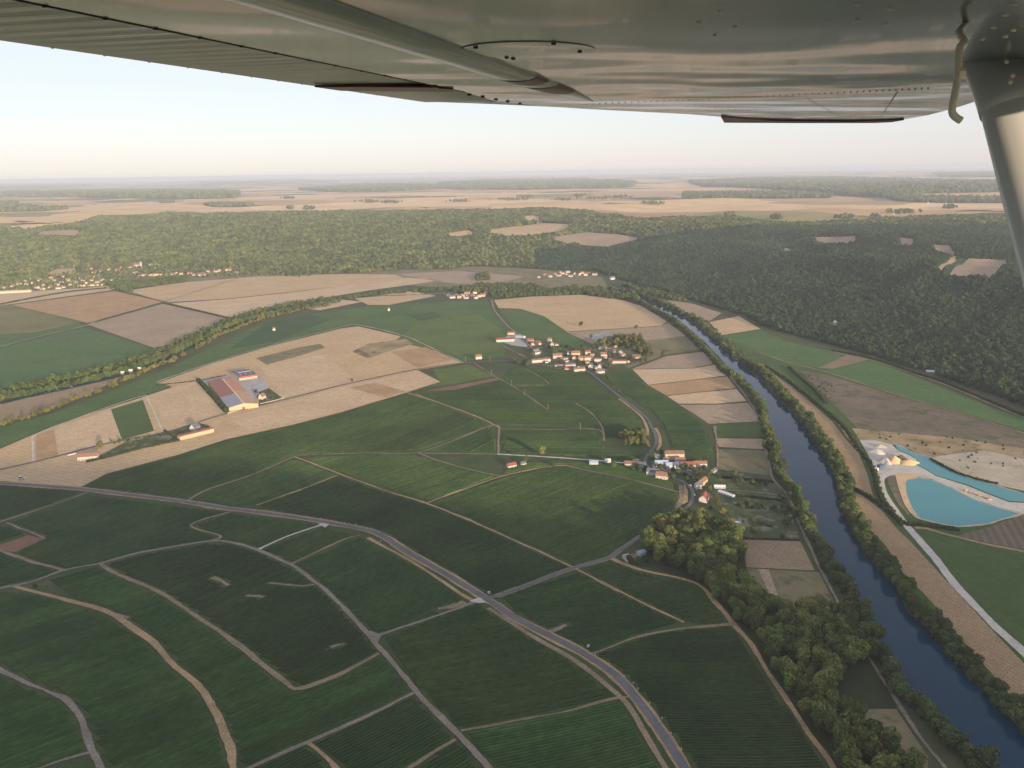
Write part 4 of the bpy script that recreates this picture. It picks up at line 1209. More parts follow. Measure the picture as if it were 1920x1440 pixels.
A = [(0, 979), (163, 925)]
B = [(640, 1265), (710, 1226)]
D = [(776, 1300), (640, 1366)]
E_ = [(865, 1372), (1157, 1310)]
Fh = [(1200, 1330), (1480, 1328)]
G_ = [(799, 944), (943, 893)]
M_ = [(937, 805), (1120, 806)]
VINES = [
    (A, [(-80, 915), (0, 910), (155, 922), (0, 975), (-80, 1000)]), (A, [(14, 984), (163, 928), (430, 962), (358, 985), (412, 1006), (389, 1014), (272, 1033), (187, 1055), (120, 1068), (58, 1050), (30, 1040), (85, 1010)]),
    (A, [(-60, 1030), (0, 1037), (55, 1056), (115, 1072), (0, 1100), (-60, 1120)]), (A, [(-60, 1000), (0, 985), (50, 1000), (0, 1015), (-60, 1030)]),
    (A, [(435, 963), (600, 984), (486, 1028), (435, 1014), (392, 1016), (415, 1006), (365, 986)]), (A, [(612, 988), (665, 1005), (545, 1056), (490, 1031)]),
    (B, [(675, 1008), (776, 1060), (850, 1108), (890, 1125), (795, 1162), (705, 1190), (640, 1130), (591, 1090), (548, 1061)]),
    (B, [(195, 1060), (272, 1040), (389, 1020), (435, 1022), (478, 1034), (544, 1064), (591, 1097), (640, 1140), (686, 1192), (706, 1222), (640, 1261), (560, 1288), (525, 1270), (486, 1238), (420, 1187), (350, 1140), (295, 1105), (220, 1073)]),
    (D, [(85, 1090), (186, 1060), (218, 1080), (295, 1113), (350, 1148), (420, 1195), (486, 1245), (556, 1297), (640, 1268), (712, 1230), (772, 1292), (640, 1362), (575, 1390), (460, 1438), (440, 1440), (431, 1400), (416, 1355), (393, 1312), (369, 1277), (323, 1238), (288, 1200), (241, 1165), (194, 1138), (136, 1122)]),
    (D, [(-60, 1110), (27, 1110), (78, 1118), (136, 1136), (194, 1150), (241, 1178), (288, 1213), (323, 1252), (369, 1291), (393, 1326), (416, 1369), (428, 1415), (430, 1460), (200, 1460), (178, 1408), (165, 1375), (150, 1338), (128, 1306), (89, 1292), (47, 1274), (0, 1250), (-60, 1220)]),
    (D, [(-60, 1235), (0, 1262), (47, 1287), (89, 1304), (122, 1318), (145, 1350), (160, 1385), (168, 1410), (75, 1440), (-60, 1480)]),
    (D, [(470, 1445), (640, 1370), (776, 1304), (834, 1364), (875, 1405), (905, 1460), (635, 1460)]),
    (E_, [(715, 1200), (795, 1168), (897, 1132), (1009, 1202), (1079, 1242), (1138, 1290), (1155, 1307), (990, 1345), (865, 1369), (834, 1350), (776, 1287)]),
    (E_, [(870, 1376), (990, 1352), (1155, 1313), (1178, 1325), (1215, 1388), (1250, 1460), (930, 1460), (881, 1396)]),
    (A, [(155, 913), (200, 890), (333, 856), (427, 826), (547, 800), (640, 777), (763, 738), (857, 772), (925, 800), (853, 822), (783, 846), (707, 848), (640, 849), (593, 851), (553, 855), (467, 890), (390, 915), (345, 935), (272, 925)]),
    (A, [(350, 940), (467, 896), (555, 862), (630, 890), (560, 920), (470, 945), (440, 952)]),
    (G_, [(480, 948), (635, 893), (718, 922), (799, 947), (873, 976), (951, 1011), (1029, 1046), (1068, 1064), (990, 1095), (925, 1117), (905, 1112), (834, 1070), (757, 1027), (706, 995), (640, 980), (544, 964)]),
    (G_, [(560, 860), (707, 853), (780, 853), (840, 872), (905, 889), (935, 895), (873, 916), (799, 940), (718, 914), (640, 886)]),
    (G_, [(810, 945), (873, 921), (943, 897), (1020, 880), (1107, 888), (1161, 897), (1275, 928), (1272, 945), (1258, 960), (1223, 985), (1161, 1028), (1141, 1043), (1075, 1062), (951, 1005), (873, 970)]),
    (E_, [(935, 1122), (990, 1102), (1085, 1075), (1145, 1105), (1223, 1144), (1275, 1168), (1208, 1187), (1165, 1203), (1105, 1225), (1060, 1200), (982, 1160)]),
    (E_, [(1095, 1070), (1145, 1052), (1204, 1075), (1280, 1090), (1317, 1107), (1347, 1140), (1370, 1168), (1323, 1172), (1285, 1170), (1223, 1137), (1145, 1098)]),
    (Fh, [(1115, 1230), (1165, 1210), (1208, 1195), (1280, 1183), (1370, 1176), (1407, 1212), (1427, 1245), (1453, 1290), (1487, 1340), (1523, 1390), (1560, 1460), (1310, 1460), (1240, 1365), (1204, 1315), (1160, 1265)]),
    (M_, [(940, 808), (1118, 808), (1140, 850), (1205, 855), (1195, 866), (1107, 858), (1023, 852), (940, 848)]),
    (M_, [(945, 797), (923, 795), (860, 768), (770, 735), (850, 732), (936, 713), (963, 690), (1000, 692), (1095, 700), (1140, 735), (1187, 768), (1207, 800), (1200, 820), (1133, 822), (1120, 803)]),
    (A, [(860, 824), (925, 804), (932, 848), (795, 848)]), (M_, [(960, 870), (1060, 862), (1200, 874), (1215, 890), (1260, 905), (1270, 920), (1161, 891), (1060, 870), (940, 890)]),
    (M_, [(1130, 702), (1185, 696), (1215, 730), (1270, 762), (1320, 797), (1338, 845), (1330, 860), (1262, 842), (1245, 800), (1225, 775), (1180, 745)]),
]
for dr, P in VINES:
    far = np.mean([p[1] for p in P]) < 880
    vine_rows(P, dr, 3.4 if far else 3.0, 5.0 if far else 4.0)

# ------------------------------------------------------------------ buildings
def box(x0, x1, y0, y1, z0, z1):
    v = [(x, y, z) for z in (z0, z1) for y in (y0, y1) for x in (x0, x1)]
    f = [(0, 2, 3, 1), (4, 5, 7, 6), (0, 1, 5, 4), (2, 6, 7, 3), (0, 4, 6, 2), (1, 3, 7, 5)]
    return v, f


def gable_body(L, D_, h, r, axis='x'):
    a, b_ = L / 2, D_ / 2
    v = [(-a, -b_, -0.6), (a, -b_, -0.6), (a, b_, -0.6), (-a, b_, -0.6), (-a, -b_, h), (a, -b_, h), (a, b_, h), (-a, b_, h), (-a, 0, h + r), (a, 0, h + r)]
    f = [(0, 1, 5, 4), (2, 3, 7, 6), (1, 2, 6, 9, 5), (3, 0, 4, 8, 7), (4, 5, 9, 8), (6, 7, 8, 9), (3, 2, 1, 0)]
    return v, f


def roof_slab(L, D_, h, r, side, over=0.4, th=0.22, x0=None, x1=None, gap=0.03):
    a = L / 2 + over
    x0 = -a if x0 is None else x0
    x1 = a if x1 is None else x1
    b_ = D_ / 2
    sl = r / b_
    y1 = side * (b_ + over)
    z1 = h - over * sl
    v = []
    for dz_ in (gap, gap + th):
        v += [(x0, y1, z1 + dz_), (x1, y1, z1 + dz_), (x1, 0, h + r + dz_), (x0, 0, h + r + dz_)]
    f = [(0, 1, 2, 3), (7, 6, 5, 4), (0, 4, 5, 1), (1, 5, 6, 2), (2, 6, 7, 3), (3, 7, 4, 0)]
    return v, f


def house(px, py, L, D_, h, r, yaw, wall, roof, label, group=None, name='house', cat='house', detail=1, chimney=True):
    x, y = on_ground([(px, py)])[0]
    o = thing(name, (x, y, float(H(x, y)) + 0.3), yaw, label, cat, group)
    link('wall', mesh('wall', *gable_body(L, D_, h, r), wall), o)
    link('roof', mesh('roof', *join([roof_slab(L, D_, h, r, -1), roof_slab(L, D_, h, r, 1)]), roof), o)
    if chimney:
        cxx = L * random.uniform(-0.35, 0.35)
        link('chimney', mesh('chimney', *box(cxx - 0.4, cxx + 0.4, 0.3, 1.1, h + r * 0.5, h + r + 1.0), 'tile_brown'), o)
    if detail:
        k = max(2, int(L / 4))
        for i in range(k):
            wx = -L / 2 + L * (i + 0.5) / k
            if i == k // 2:
                link('door', mesh('door', *box(wx - 0.55, wx + 0.55, -D_ / 2 - 0.05, -D_ / 2 + 0.02, 0, 2.1), 'door_wood'), o)
            else:
                link('window', mesh('window', *box(wx - 0.5, wx + 0.5, -D_ / 2 - 0.04, -D_ / 2 + 0.02, 1.0, 2.2), 'dark_glass'), o)
    return o


wc, ww, wb, wg = 'render_cream', 'render_white', 'render_beige', 'render_grey'
tr, to, tb, sl_ = 'tile_red', 'tile_orange', 'tile_brown', 'slate'
UP = 'upper village houses'
H1 = [
    # upper village
    (947, 640, 44, 18, 6, 3, 0.12, ww, tr, 'large winery hall with red roof and white wall at the village edge'),
    (958, 627, 18, 12, 5, 2.5, 0.1, wc, tr, 'small red roofed hall behind the winery'),
    (976, 634, 22, 12, 4.5, 2, -0.5, wg, 'sheet_blue', 'pale metal roofed shed beside the winery'),
    (1005, 647, 24, 11, 5.5, 3.5, 0.12, wc, tr, 'wide cream house with dark red roof next to the winery'),
    (994, 641, 16, 11, 5, 3.5, 0.2, wc, tr, 'red roofed outbuilding behind the wide cream house'),
    (1030, 641, 10, 9, 6.5, 3.5, 0.3, ww, tb, 'tall narrow white house in the middle of the upper row'),
    (1036, 648, 9, 8, 5, 3, 1.3, ww, tb, 'white gable house beside the tall narrow house'),
    (1045, 648, 11, 7, 3.5, 2, 0.0, ww, tr, 'low white house at the end of the upper row'),
    (1007, 664, 15, 9, 5, 3.5, 0.5, wg, sl_, 'grey slate roofed house below the winery'),
    (1014, 679, 42, 9, 6, 2.5, 0.28, ww, tb, 'very long white barn beside the village street'),
    (1045, 672, 20, 10, 7, 4, 0.1, wc, to, 'cream farmhouse with orange roof behind the long white barn'),
    (1058, 675, 16, 7, 4, 2, 0.15, ww, tb, 'low annex right after the orange roofed farmhouse'),
    (1067, 665, 8, 7, 5, 3, 0.0, wg, sl_, 'small grey house between farmhouse and courtyard'),
    (1079, 666, 20, 10, 5.5, 4, 0.05, wc, to, 'broad orange roofed house of the courtyard'),
    (1077, 674, 10, 9, 5, 3, 1.4, wc, to, 'orange roofed wing with its gable to the street'),
    (1089, 676, 11, 9, 6, 3.5, 0.0, wb, to, 'beige house with orange roof on the street'),
    (1102, 664, 12, 9, 6, 3, 0.0, wc, tr, 'cream house with red roof behind the white street barn'),
    (1104, 676, 19, 8, 7, 3, -0.03, ww, to, 'tall white barn with orange roof on the street'),
    (1121, 678, 16, 8, 6, 2, -0.03, ww, tb, 'white street barn, right hand of the joined pair'),
    (1132, 669, 14, 10, 6, 4, 0.1, wc, to, 'house with steep orange roof behind the street barns'),
    (1158, 681, 36, 8, 5, 2.2, -0.02, ww, tr, 'long low white barn at the river end of the village'),
    (1130, 655, 16, 9, 4, 3, -0.5, ww, sl_, 'white house below the grove with grey roof'),
    (1141, 658, 12, 8, 3.5, 2.5, -0.2, wc, to, 'cream bungalow below the grove'),
    (1153, 662, 9, 8, 5, 3, 0.6, ww, tb, 'small white house under the grove trees'),
    (1164, 664, 9, 8, 5.5, 4, 1.2, ww, sl_, 'white gabled house in front of the grove'),
    (1168, 668, 10, 8, 4, 3, 0.2, wc, to, 'orange roofed house in front of the grove'),
    (1193, 672, 16, 10, 4.5, 4, -0.3, wb, tb, 'brown roofed house half hidden by trees at the river side'),
    (1062, 679, 8, 6, 3.5, 2.5, 0.6, ww, tb, 'little white hut below the long white barn'),
    (1069, 687, 22, 8, 4.5, 2.5, 0.15, ww, sl_, 'white house with slate roof below the street'),
    (1048, 687, 18, 7, 3, 1.5, 0.1, wg, tb, 'low grey shed with brown roof below the street'),
    (1066, 693, 16, 9, 3.5, 3, 0.0, wb, tr, 'brownish house with red roof among the lowest houses'),
    (1086, 696, 24, 9, 5.5, 3, 0.25, wc, tb, 'long cream house lowest in the village'),
    (1101, 683, 9, 8, 5, 3.5, 0.2, wc, to, 'cream house with orange roof at the street corner'),
    (1108, 690, 11, 9, 5.5, 4, 1.2, ww, sl_, 'white house with its bright gable to the road'),
    (1125, 690, 10, 8, 5, 4, 1.3, ww, sl_, 'white gabled house right of the road into the village'),
    (1125, 700, 17, 9, 5, 4, 0.3, ww, sl_, 'white house with slate roof nearest the vineyards by the road'),
    (897, 673, 14, 10, 6, 4, 0.3, ww, to, 'white detached house alone beside the vineyard road'),
    # lower village
    (1264, 860, 27, 10, 8.5, 3.5, -0.02, wc, tb, 'big cream house with tall wall above the lower village'),
    (1275, 868, 14, 8, 5, 3, 0.0, wc, tb, 'brown roofed house right below the big cream house'),
    (1240, 874, 18, 9, 5, 3.5, 0.0, wg, 'sheet_blue', 'house with pale blue-grey roof at the village crossroads'),
    (1256, 877, 12, 9, 4.5, 3, 0.1, wg, 'sheet_blue', 'smaller pale blue-grey roofed house next to the crossroads'),
    (1270, 878, 12, 9, 5, 3, 1.4, wg, 'sheet_blue', 'blue-grey roofed shed beside the long red roof'),
    (1289, 877, 20, 9, 5, 3.5, 0.02, wg, tr, 'long house with brick red roof in the lower village'),
    (1311, 874, 20, 8, 4.5, 3, 0.02, wg, to, 'orange-red roofed barn at the garden end of the row'),
    (1231, 861, 7, 6, 4.5, 3, 0.0, ww, sl_, 'small white house where the road forks'),
    (1249, 866, 8, 6, 4, 2.5, 0.3, ww, tb, 'small white house below the fork'),
    (1183, 874, 18, 8, 4.5, 3, -0.1, wc, tb, 'brown roofed house on the pale road into the lower village'),
    (1203, 876, 12, 8, 4.5, 3, -0.2, ww, sl_, 'white house on the pale road near the crossroads'),
    (1224, 890, 16, 8, 5, 4, -0.35, wg, sl_, 'slate roofed house at the inside of the road bend'),
    (1240, 897, 14, 8, 5, 4, -0.35, ww, to, 'house with pale orange roof and white gable by the bend'),
    (1113, 871, 12, 7, 3.5, 2, 0.0, ww, 'sheet_blue', 'pale shed alone beside the white vineyard road'),
    (1139, 868, 8, 6, 4, 2, 0.1, ww, 'panel_white', 'small white cabin beside the white vineyard road'),
    (1318, 907, 14, 7, 5, 3, 0.9, wb, to, 'cream house turned away in the garden trees'),
    (1309, 915, 8, 7, 5, 3, 0.2, wg, sl_, 'grey house beside the road bend'),
    (1320, 938, 16, 10, 4.5, 4.5, 1.15, ww, tr, 'house with bright red roof and white gable below the bend'),
    (1317, 969, 8, 7, 4.5, 2.5, 0.0, wc, tb, 'small cream house at the upper edge of the wood'),
    (1339, 886, 7, 5, 4, 2, 0.7, ww, sl_, 'white hut behind the orange-red barn'),
    (1182, 1051, 11, 8, 4, 3, 0.35, ww, tb, 'white house with brown roof at the corner of the wood'),
    (1202, 1040, 9, 6, 3.5, 1.5, 0.5, ww, 'sheet_blue', 'white shed behind the house at the corner of the wood'),
    (1173, 1047, 6, 4, 3, 1.5, 0.4, ww, 'panel_white', 'tiny white outbuilding at the road by the wood'),
    (1349, 915, 14, 6, 2.5, 1.5, -0.1, 'sheet_blue', 'panel_white', 'greenhouse with white roof in the riverside gardens'),
    (1362, 928, 22, 6, 2.2, 1.2, -0.9, 'sheet_blue', 'panel_white', 'long white polytunnel running down the gardens'),
    (1380, 984, 10, 6, 2.8, 1.5, 0.0, wg, 'sheet_blue', 'garden shed with blue-grey roof above the pale stubble field'),
    (959, 876, 13, 7, 3.5, 2.8, 0.45, ww, tr, 'red roofed hut among the vines below the pale road'),
    (981, 872, 8, 5, 3, 2, 0.4, ww, sl_, 'white hut beside the red roofed hut among the vines'),
    # roadside farm and scattered houses
    (366, 806, 14, 10, 5, 6.5, 1.25, ww, sl_, 'steep slate roofed house with white gable beside the harvested plain'),
    (166, 861, 27, 10, 5.5, 3.5, 0.22, ww, to, 'long white house with pale orange roof by the lone round tree'),
    (492, 748, 11, 9, 5.5, 5, 1.2, ww, to, 'small white gabled house in the garden of the big barn'),
    (514, 620, 7, 6, 6, 3, 0.3, ww, tb, 'tiny white tower house in the vineyards near the river trees'),
    (729, 583, 6, 6, 7, 3, 0.3, ww, tb, 'tiny white hut alone in the far vineyards'),
    (1148, 524, 18, 12, 7, 5, 0.3, ww, sl_, 'white house alone at the foot of the forest past the hamlet'),
    (1565, 611, 14, 10, 9, 6, 1.2, ww, sl_, 'white chalet alone in the forest on the hillside'),
    (1475, 471, 20, 10, 7, 4, 0.1, ww, sl_, 'white house in a forest gap near the hilltop'),
    (1460, 470, 14, 9, 5, 3, 0.2, ww, sl_, 'low white house beside the hilltop house in the forest gap'),
    (1748, 699, 22, 8, 3, 1.5, -0.4, 'sheet_blue', 'panel_white', 'pale sheds at the foot of the dark hillside'),
    (1374, 557, 9, 7, 5, 3, 0.2, ww, sl_, 'small white house low in the forest by the river'),
]
for a in H1:
    house(*a[:9], a[9], chimney=a[8] in (tr, to, tb, sl_), detail=1 if a[1] > 600 else 0)

g = np.random.default_rng(21)
for i in range(26):
    q = (g.uniform(1000, 1185), g.uniform(650, 694)) if i < 16 else (g.uniform(1190, 1325), g.uniform(868, 900))
    house(*q, g.uniform(5, 9), g.uniform(4, 6), g.uniform(2.5, 3.8), g.uniform(1.2, 2.2), g.uniform(-.6, .6), str(g.choice([wg, wb, wc])), str(g.choice([tb, sl_, tb, to])), 'low outbuilding squeezed between the houses of the upper village' if i < 16 else 'low outbuilding squeezed between the houses of the lower village',
          'outbuildings of the upper village' if i < 16 else 'outbuildings of the lower village', name='outbuilding', cat='shed', detail=0, chimney=False)


# clusters of far houses
def village(spots, label, group):
    for x_, y_ in spots:
        L = random.uniform(10, 20)
        house(x_, y_, L, random.uniform(8, 11), random.uniform(4.5, 7), random.uniform(3, 4.5), random.uniform(-0.5, 0.5) + random.choice([0, 0, 1.4]), random.choice([wc, wc, ww, wb]), random.choice([to, tr, tb, to, sl_]), label, group, detail=0)


village([(8, 541), (24, 538), (36, 534), (50, 535), (62, 532), (70, 541), (74, 527), (82, 536), (90, 530), (95, 540), (103, 527), (108, 535), (116, 531), (120, 540), (128, 527), (132, 535), (143, 531), (150, 538), (146, 524), (156, 528), (163, 533), (165, 522), (172, 527), (178, 520), (183, 530), (176, 513), (172, 506), (168, 500), (192, 527), (200, 529), (208, 527), (14, 533), (48, 528), (110, 542), (80, 543), (58, 525), (96, 522), (118, 520)],
        'one of the pale tile roofed houses crowded in the far village below the forest', 'houses of the far village')
village([(190, 511), (205, 507), (220, 508), (228, 503), (246, 503), (254, 513), (264, 518), (272, 517), (282, 517), (291, 517), (300, 516), (312, 517), (322, 516), (330, 514), (340, 515), (356, 514), (364, 517), (372, 516), (380, 515), (390, 511), (405, 511), (412, 509), (426, 508), (434, 508), (444, 512), (455, 507), (465, 507), (283, 498), (294, 497), (310, 494), (332, 493), (390, 484), (402, 484), (542, 501), (580, 505)],
        'one of the pale houses strung along the road under the forest', 'houses along the forest road')
village([(1010, 521), (1022, 518), (1032, 520), (1040, 516), (1048, 518), (1055, 514), (1062, 517), (1070, 519), (1078, 515), (1086, 516), (1092, 513), (1098, 517), (1104, 514), (1065, 511), (1050, 512), (1115, 516), (1118, 504)],
        'one of the pale houses of the hamlet between forest and river bend', 'houses of the hamlet at the bend')
village([(841, 557), (848, 559), (855, 556), (862, 559), (868, 556), (874, 560), (880, 556), (886, 558), (892, 560), (898, 557), (905, 556), (912, 553), (876, 552), (890, 551)],
        'one of the small houses clustered where the far road meets the river trees', 'houses by the river trees')
village([(705, 380), (712, 379), (960, 377), (975, 376), (1080, 377), (1095, 375), (1120, 375), (1140, 374), (585, 393), (1690, 401), (1675, 402), (1700, 400), (1740, 381), (1780, 380), (1820, 381), (200, 353), (195, 355), (440, 387)],
        'one of the tiny farmhouses far off on the harvested plateau', 'farmhouses of the plateau')
for x_, y_, L in ((175, 536, 70), (232, 537, 80), (28, 549, 110), (382, 517, 45)):
    house(x_, y_, L, 14, 6, 3, 0.25, wc, to if L < 100 else wb, {70: 'long cream building at the village end below the forest', 80: 'longest pale hall of the far village beside the tree clump', 110: 'very long pale wall building at the near edge of the far village', 45: 'wide orange roofed house on the forest road'}[L], detail=0, chimney=False)
for p, lab in (((245, 696), 'white cabin by the water among the dark river trees'), ((125, 719), 'white cabin under the river trees near the green field'), ((36, 735), 'white cabin in the river trees close to the grey stubble'), ((510, 590), 'white boathouse on the river loop by the willows'), ((229, 700), 'small white hut beside the cabin by the water'), ((262, 692), 'low white hut in the river trees past the cabin')):
    house(*p, 8, 5, 2.6, 1.4, 0.3, ww, 'panel_white', lab, detail=0, chimney=False, name='cabin', cat='cabin')

HP = np.array([(o_.location.x, o_.location.y) for o_ in C.objects if o_.name.startswith('house') and o_.location.y > 2200])
vil = fill(on_ground([(-60, 545), (-60, 525), (60, 518), (150, 508), (160, 492), (300, 494), (480, 502), (600, 506), (640, 512), (560, 520), (480, 517), (400, 520), (240, 523), (230, 532), (150, 541), (0, 548)]), 21)
vd = vil[:, None] - HP[None]
vil = vil[~((np.abs(vd[..., 0]) < 9) & (vd[..., 1] > -45) & (vd[..., 1] < 12)).any(1)]
scatter('village_trees', vil, COL_FOREST, 0.55, 'scattered garden trees of the far village')

# church of the far village
x, y = on_ground([(257, 500)])[0]
o = thing('church', (x, y, float(H(x, y)) + 0.3), 0.15, 'cream church with square tower on the slope above the far village', 'church')
link('nave', mesh('nave', *gable_body(30, 14, 9, 6), wc), o)
link('roof', mesh('roof', *join([roof_slab(30, 14, 9, 6, -1), roof_slab(30, 14, 9, 6, 1)]), tb), o)
link('tower', mesh('tower', *box(15.1, 22, -3.5, 3.5, -1, 20), wc), o)
sp_v = [(15, -3.7, 20.05), (22.2, -3.7, 20.05), (22.2, 3.7, 20.05), (15, 3.7, 20.05), (18.6, 0, 28)]
link('spire', mesh('spire', sp_v, [(0, 1, 4), (1, 2, 4), (2, 3, 4), (3, 0, 4), (3, 2, 1, 0)], sl_), o)


def at_corners(a, b_, c_):
    """frame of a rectangular building from three ground corners: front left, front right, back left"""
    P = on_ground([a, b_, c_])
    u_ = P[1] - P[0]
    v_ = P[2] - P[0]
    L, D_ = np.linalg.norm(u_), np.linalg.norm(v_)
    if D_ > L:          # the longer side fixes the direction
        u_ = np.array([v_[1], -v_[0]]) / D_ * L
    return P[0] + u_ / 2 + v_ / 2, math.atan2(u_[1], u_[0]), L, D_


# the big barn, gable end to the road: ridge runs away from the viewer
ctr, yaw, Wb, Lb = at_corners((429, 772), (478, 760), (390, 722))
o = thing('barn', (*ctr, float(H(*ctr)) + 0.3), yaw + math.pi / 2, 'huge barn with patchwork red, tan and grey sheet roof beside the road', 'barn')
hb, rb = 6.5, 4.5
link('wall', mesh('wall', *gable_body(Lb, Wb, hb, rb), wb), o)
a = Lb / 2
# local +y is the side away to the left of the picture
for x0, x1, mt_ in ((-a - .4, -a * 0.28, 'sheet_grey'), (-a * 0.28 + .05, a * 0.15, 'sheet_maroon'), (a * 0.15 + .05, a + .4, 'sheet_maroon')):
    link('roof_panel', mesh('roof_panel', *roof_slab(Lb, Wb, hb, rb, 1, x0=x0, x1=x1), mt_), o)
for x0, x1, mt_ in ((-a - .4, -a * 0.1, 'sheet_tan'), (-a * 0.1 + .05, a + .4, 'sheet_orange')):
    link('roof_panel', mesh('roof_panel', *roof_slab(Lb, Wb, hb, rb, -1, x0=x0, x1=x1), mt_), o)
for i in range(14):
    xx = -a * 0.92 + i * a * 1.75 / 13
    link('skylight', mesh('skylight', *box(xx - 0.5, xx + 0.5, -2.6, -0.3, hb + rb - 0.6, hb + rb + 0.45), 'panel_white'), o)
link('door', mesh('door', *box(-a - 0.08, -a + 0.03, -2.5, 2.5, 0, 4.5), 'door_wood'), o)
ctr, yaw, Wb, Lb = at_corners((449, 714), (484, 710), (432, 703))
Lb = max(Lb, 20)
o = thing('barn', (*ctr, float(H(*ctr)) + 0.3), yaw, 'dark roofed barn with red fascia and white skylights behind the yard', 'barn')
link('wall', mesh('wall', *gable_body(Wb, Lb, 7, 2.2), wb), o)
rf = link('roof', mesh('roof', *join([roof_slab(Wb, Lb, 7, 2.2, -1), roof_slab(Wb, Lb, 7, 2.2, 1)]), 'roof_dark'), o)
link('fascia', mesh('fascia', *box(-Wb / 2 - .5, Wb / 2 + .5, -Lb / 2 - .75, -Lb / 2 - .45, 4.6, 7.3), 'fascia_red'), o)
link('ridge_light', mesh('ridge_light', *box(-Wb * .3, Wb * .45, -0.9, 0.9, 9.1, 9.75), 'panel_white'), o)
for xx, yy in ((-.3, -.25), (0, -.22), (.3, -.27), (-.25, .27), (.05, .22), (.33, .27)):
    zz = 7 + 2.2 * (1 - abs(yy) * 2)
    link('skylight', mesh('skylight', *box(xx * Wb - .6, xx * Wb + .6, yy * Lb - 1.4, yy * Lb + 1.4, zz - .3, zz + .65), 'panel_white'), o)
patch('yard', [(372, 714), (425, 704), (455, 700), (490, 706), (505, 725), (485, 742), (470, 752), (430, 774)], 'yard', 0.42)
patch('yard', [(486, 735), (505, 728), (530, 748), (486, 760)], 'garden', 0.5)
patch('yard', [(938, 640), (952, 630), (975, 626), (985, 640), (990, 652), (960, 648)], 'yard', 0.42)
patch('yard', [(1100, 632), (1130, 623), (1150, 628), (1140, 642), (1120, 640)], 'yard', 0.42)
patch('yard', [(1220, 866), (1285, 868), (1330, 878), (1325, 890), (1240, 886)], 'asphalt', 0.5)
patch('yard', [(1000, 681), (1100, 680), (1140, 690), (1135, 705), (1100, 702), (1050, 694)], 'garden', 0.5)
patch('yard', [(305, 812), (370, 792), (395, 800), (336, 825)], 'garden', 0.5)
patch('yard', [(185, 855), (230, 832), (305, 812), (330, 824), (190, 862)], 'garden', 0.5)
# garden walls
def wall(px, h, label, mat=ww):
    P = densify(on_ground(px), 8, False)
    d = np.gradient(P, axis=0)
    d /= np.linalg.norm(d, axis=1)[:, None]
    nr = np.stack([-d[:, 1], d[:, 0]], 1) * 0.25
    Z = H(P[:, 0], P[:, 1])
    k = len(P)
    V_ = np.vstack([np.column_stack([P - nr, Z - .3]), np.column_stack([P - nr, Z + h]), np.column_stack([P + nr, Z + h]), np.column_stack([P + nr, Z - .3])])
    q = [(r * k + i, r * k + i + 1, (r + 1) * k + i + 1, (r + 1) * k + i) for r in range(3) for i in range(k - 1)] + [(0, k, 2 * k, 3 * k), (k - 1, 4 * k - 1, 3 * k - 1, 2 * k - 1)]
    tag(link('garden_wall', mesh('garden_wall', V_, q, mat)), label, 'wall')


wall([(427, 776), (455, 768), (472, 763), (480, 757)], 2.0, 'low cream wall along the road in front of the big barn', wc)
wall([(488, 758), (510, 753), (532, 747)], 1.6, 'low cream wall round the garden of the small gabled house', wc)
wall([(127, 855), (150, 849)], 1.8, 'short white wall beside the long white house', ww)
wall([(0, 549), (60, 546)], 3, 'pale boundary wall below the far village', wc)
# long red roofed building of the roadside farm
ctr, yaw, Lw, Dw = at_corners((337, 829), (401, 813), (334, 821))
house_o = thing('barn', (*ctr, float(H(*ctr)) + .3), yaw, 'long low barn with red lean-to roof and beige wall facing the stubble', 'barn')
Dw = 9
link('wall', mesh('wall', *gable_body(Lw, Dw, 6, 1.6), wb), house_o)
link('roof', mesh('roof', *join([roof_slab(Lw, Dw, 6, 1.6, -1), roof_slab(Lw, Dw, 6, 1.6, 1)]), tr), house_o)

# ------------------------------------------------------------------ poles, posts, vehicles
pole_v, pole_f = tube([(0, 0, -1), (0, 0, 11)], [0.34, 0.26], 8)
arm_v, arm_f = box(-1.1, 1.1, -0.1, 0.1, 10.2, 10.45)
pm, am = mesh('post', pole_v, pole_f, 'pole_wood'), mesh('crossarm', arm_v, arm_f, 'pole_wood')
im = mesh('insulator', *join([box(-1.0 + d_, -0.85 + d_, -0.07, 0.07, 10.45, 10.75) for d_ in (0, 0.9, 1.85)]), 'panel_white')
for p, lab in (((922, 704), 'wooden power pole on the vineyard track nearest the upper village'), ((959, 724), 'wooden power pole at the bend of the vineyard track'), ((984, 741), 'third wooden power pole down the vineyard track'), ((1028, 770), 'wooden power pole where the vineyard track ends'),
               ((1088, 806), 'pale power pole on the track above the dark square parcel'), ((873, 679), 'power pole on the road left of the white detached house'), ((919, 678), 'power pole just past the white detached house')):
    x, y = on_ground([p])[0]
    o = thing('power_pole', (x, y, float(H(x, y))), 0.4, lab, 'power pole', 'power poles in the vineyards')
    link('post', pm, o)
    link('crossarm', am, o)
    link('insulator', im, o)
pv_, pf_ = box(-0.28, 0.28, -0.2, 0.2, -0.3, 1.5)
mm = mesh('post', pv_, pf_, 'panel_white')
bm_ = mesh('reflector_band', *box(-0.29, 0.29, -0.21, 0.21, 1.05, 1.25), 'dark_glass')
Z2 = [(15, 255), (72, 265), (125, 283), (178, 303), (222, 327), (264, 350), (190, 345), (597, 538), (680, 595), (768, 645), (1160, 860), (1225, 895), (1290, 938), (1365, 998), (1408, 1030), (1430, 1058), (1487, 1125), (1545, 1200), (1590, 1272), (1640, 1348)]
Z1 = [(66, 62), (130, 64), (190, 64), (248, 72), (293, 75), (312, 76), (813, 137), (1032, 184), (1545, 236), (1602, 245)]
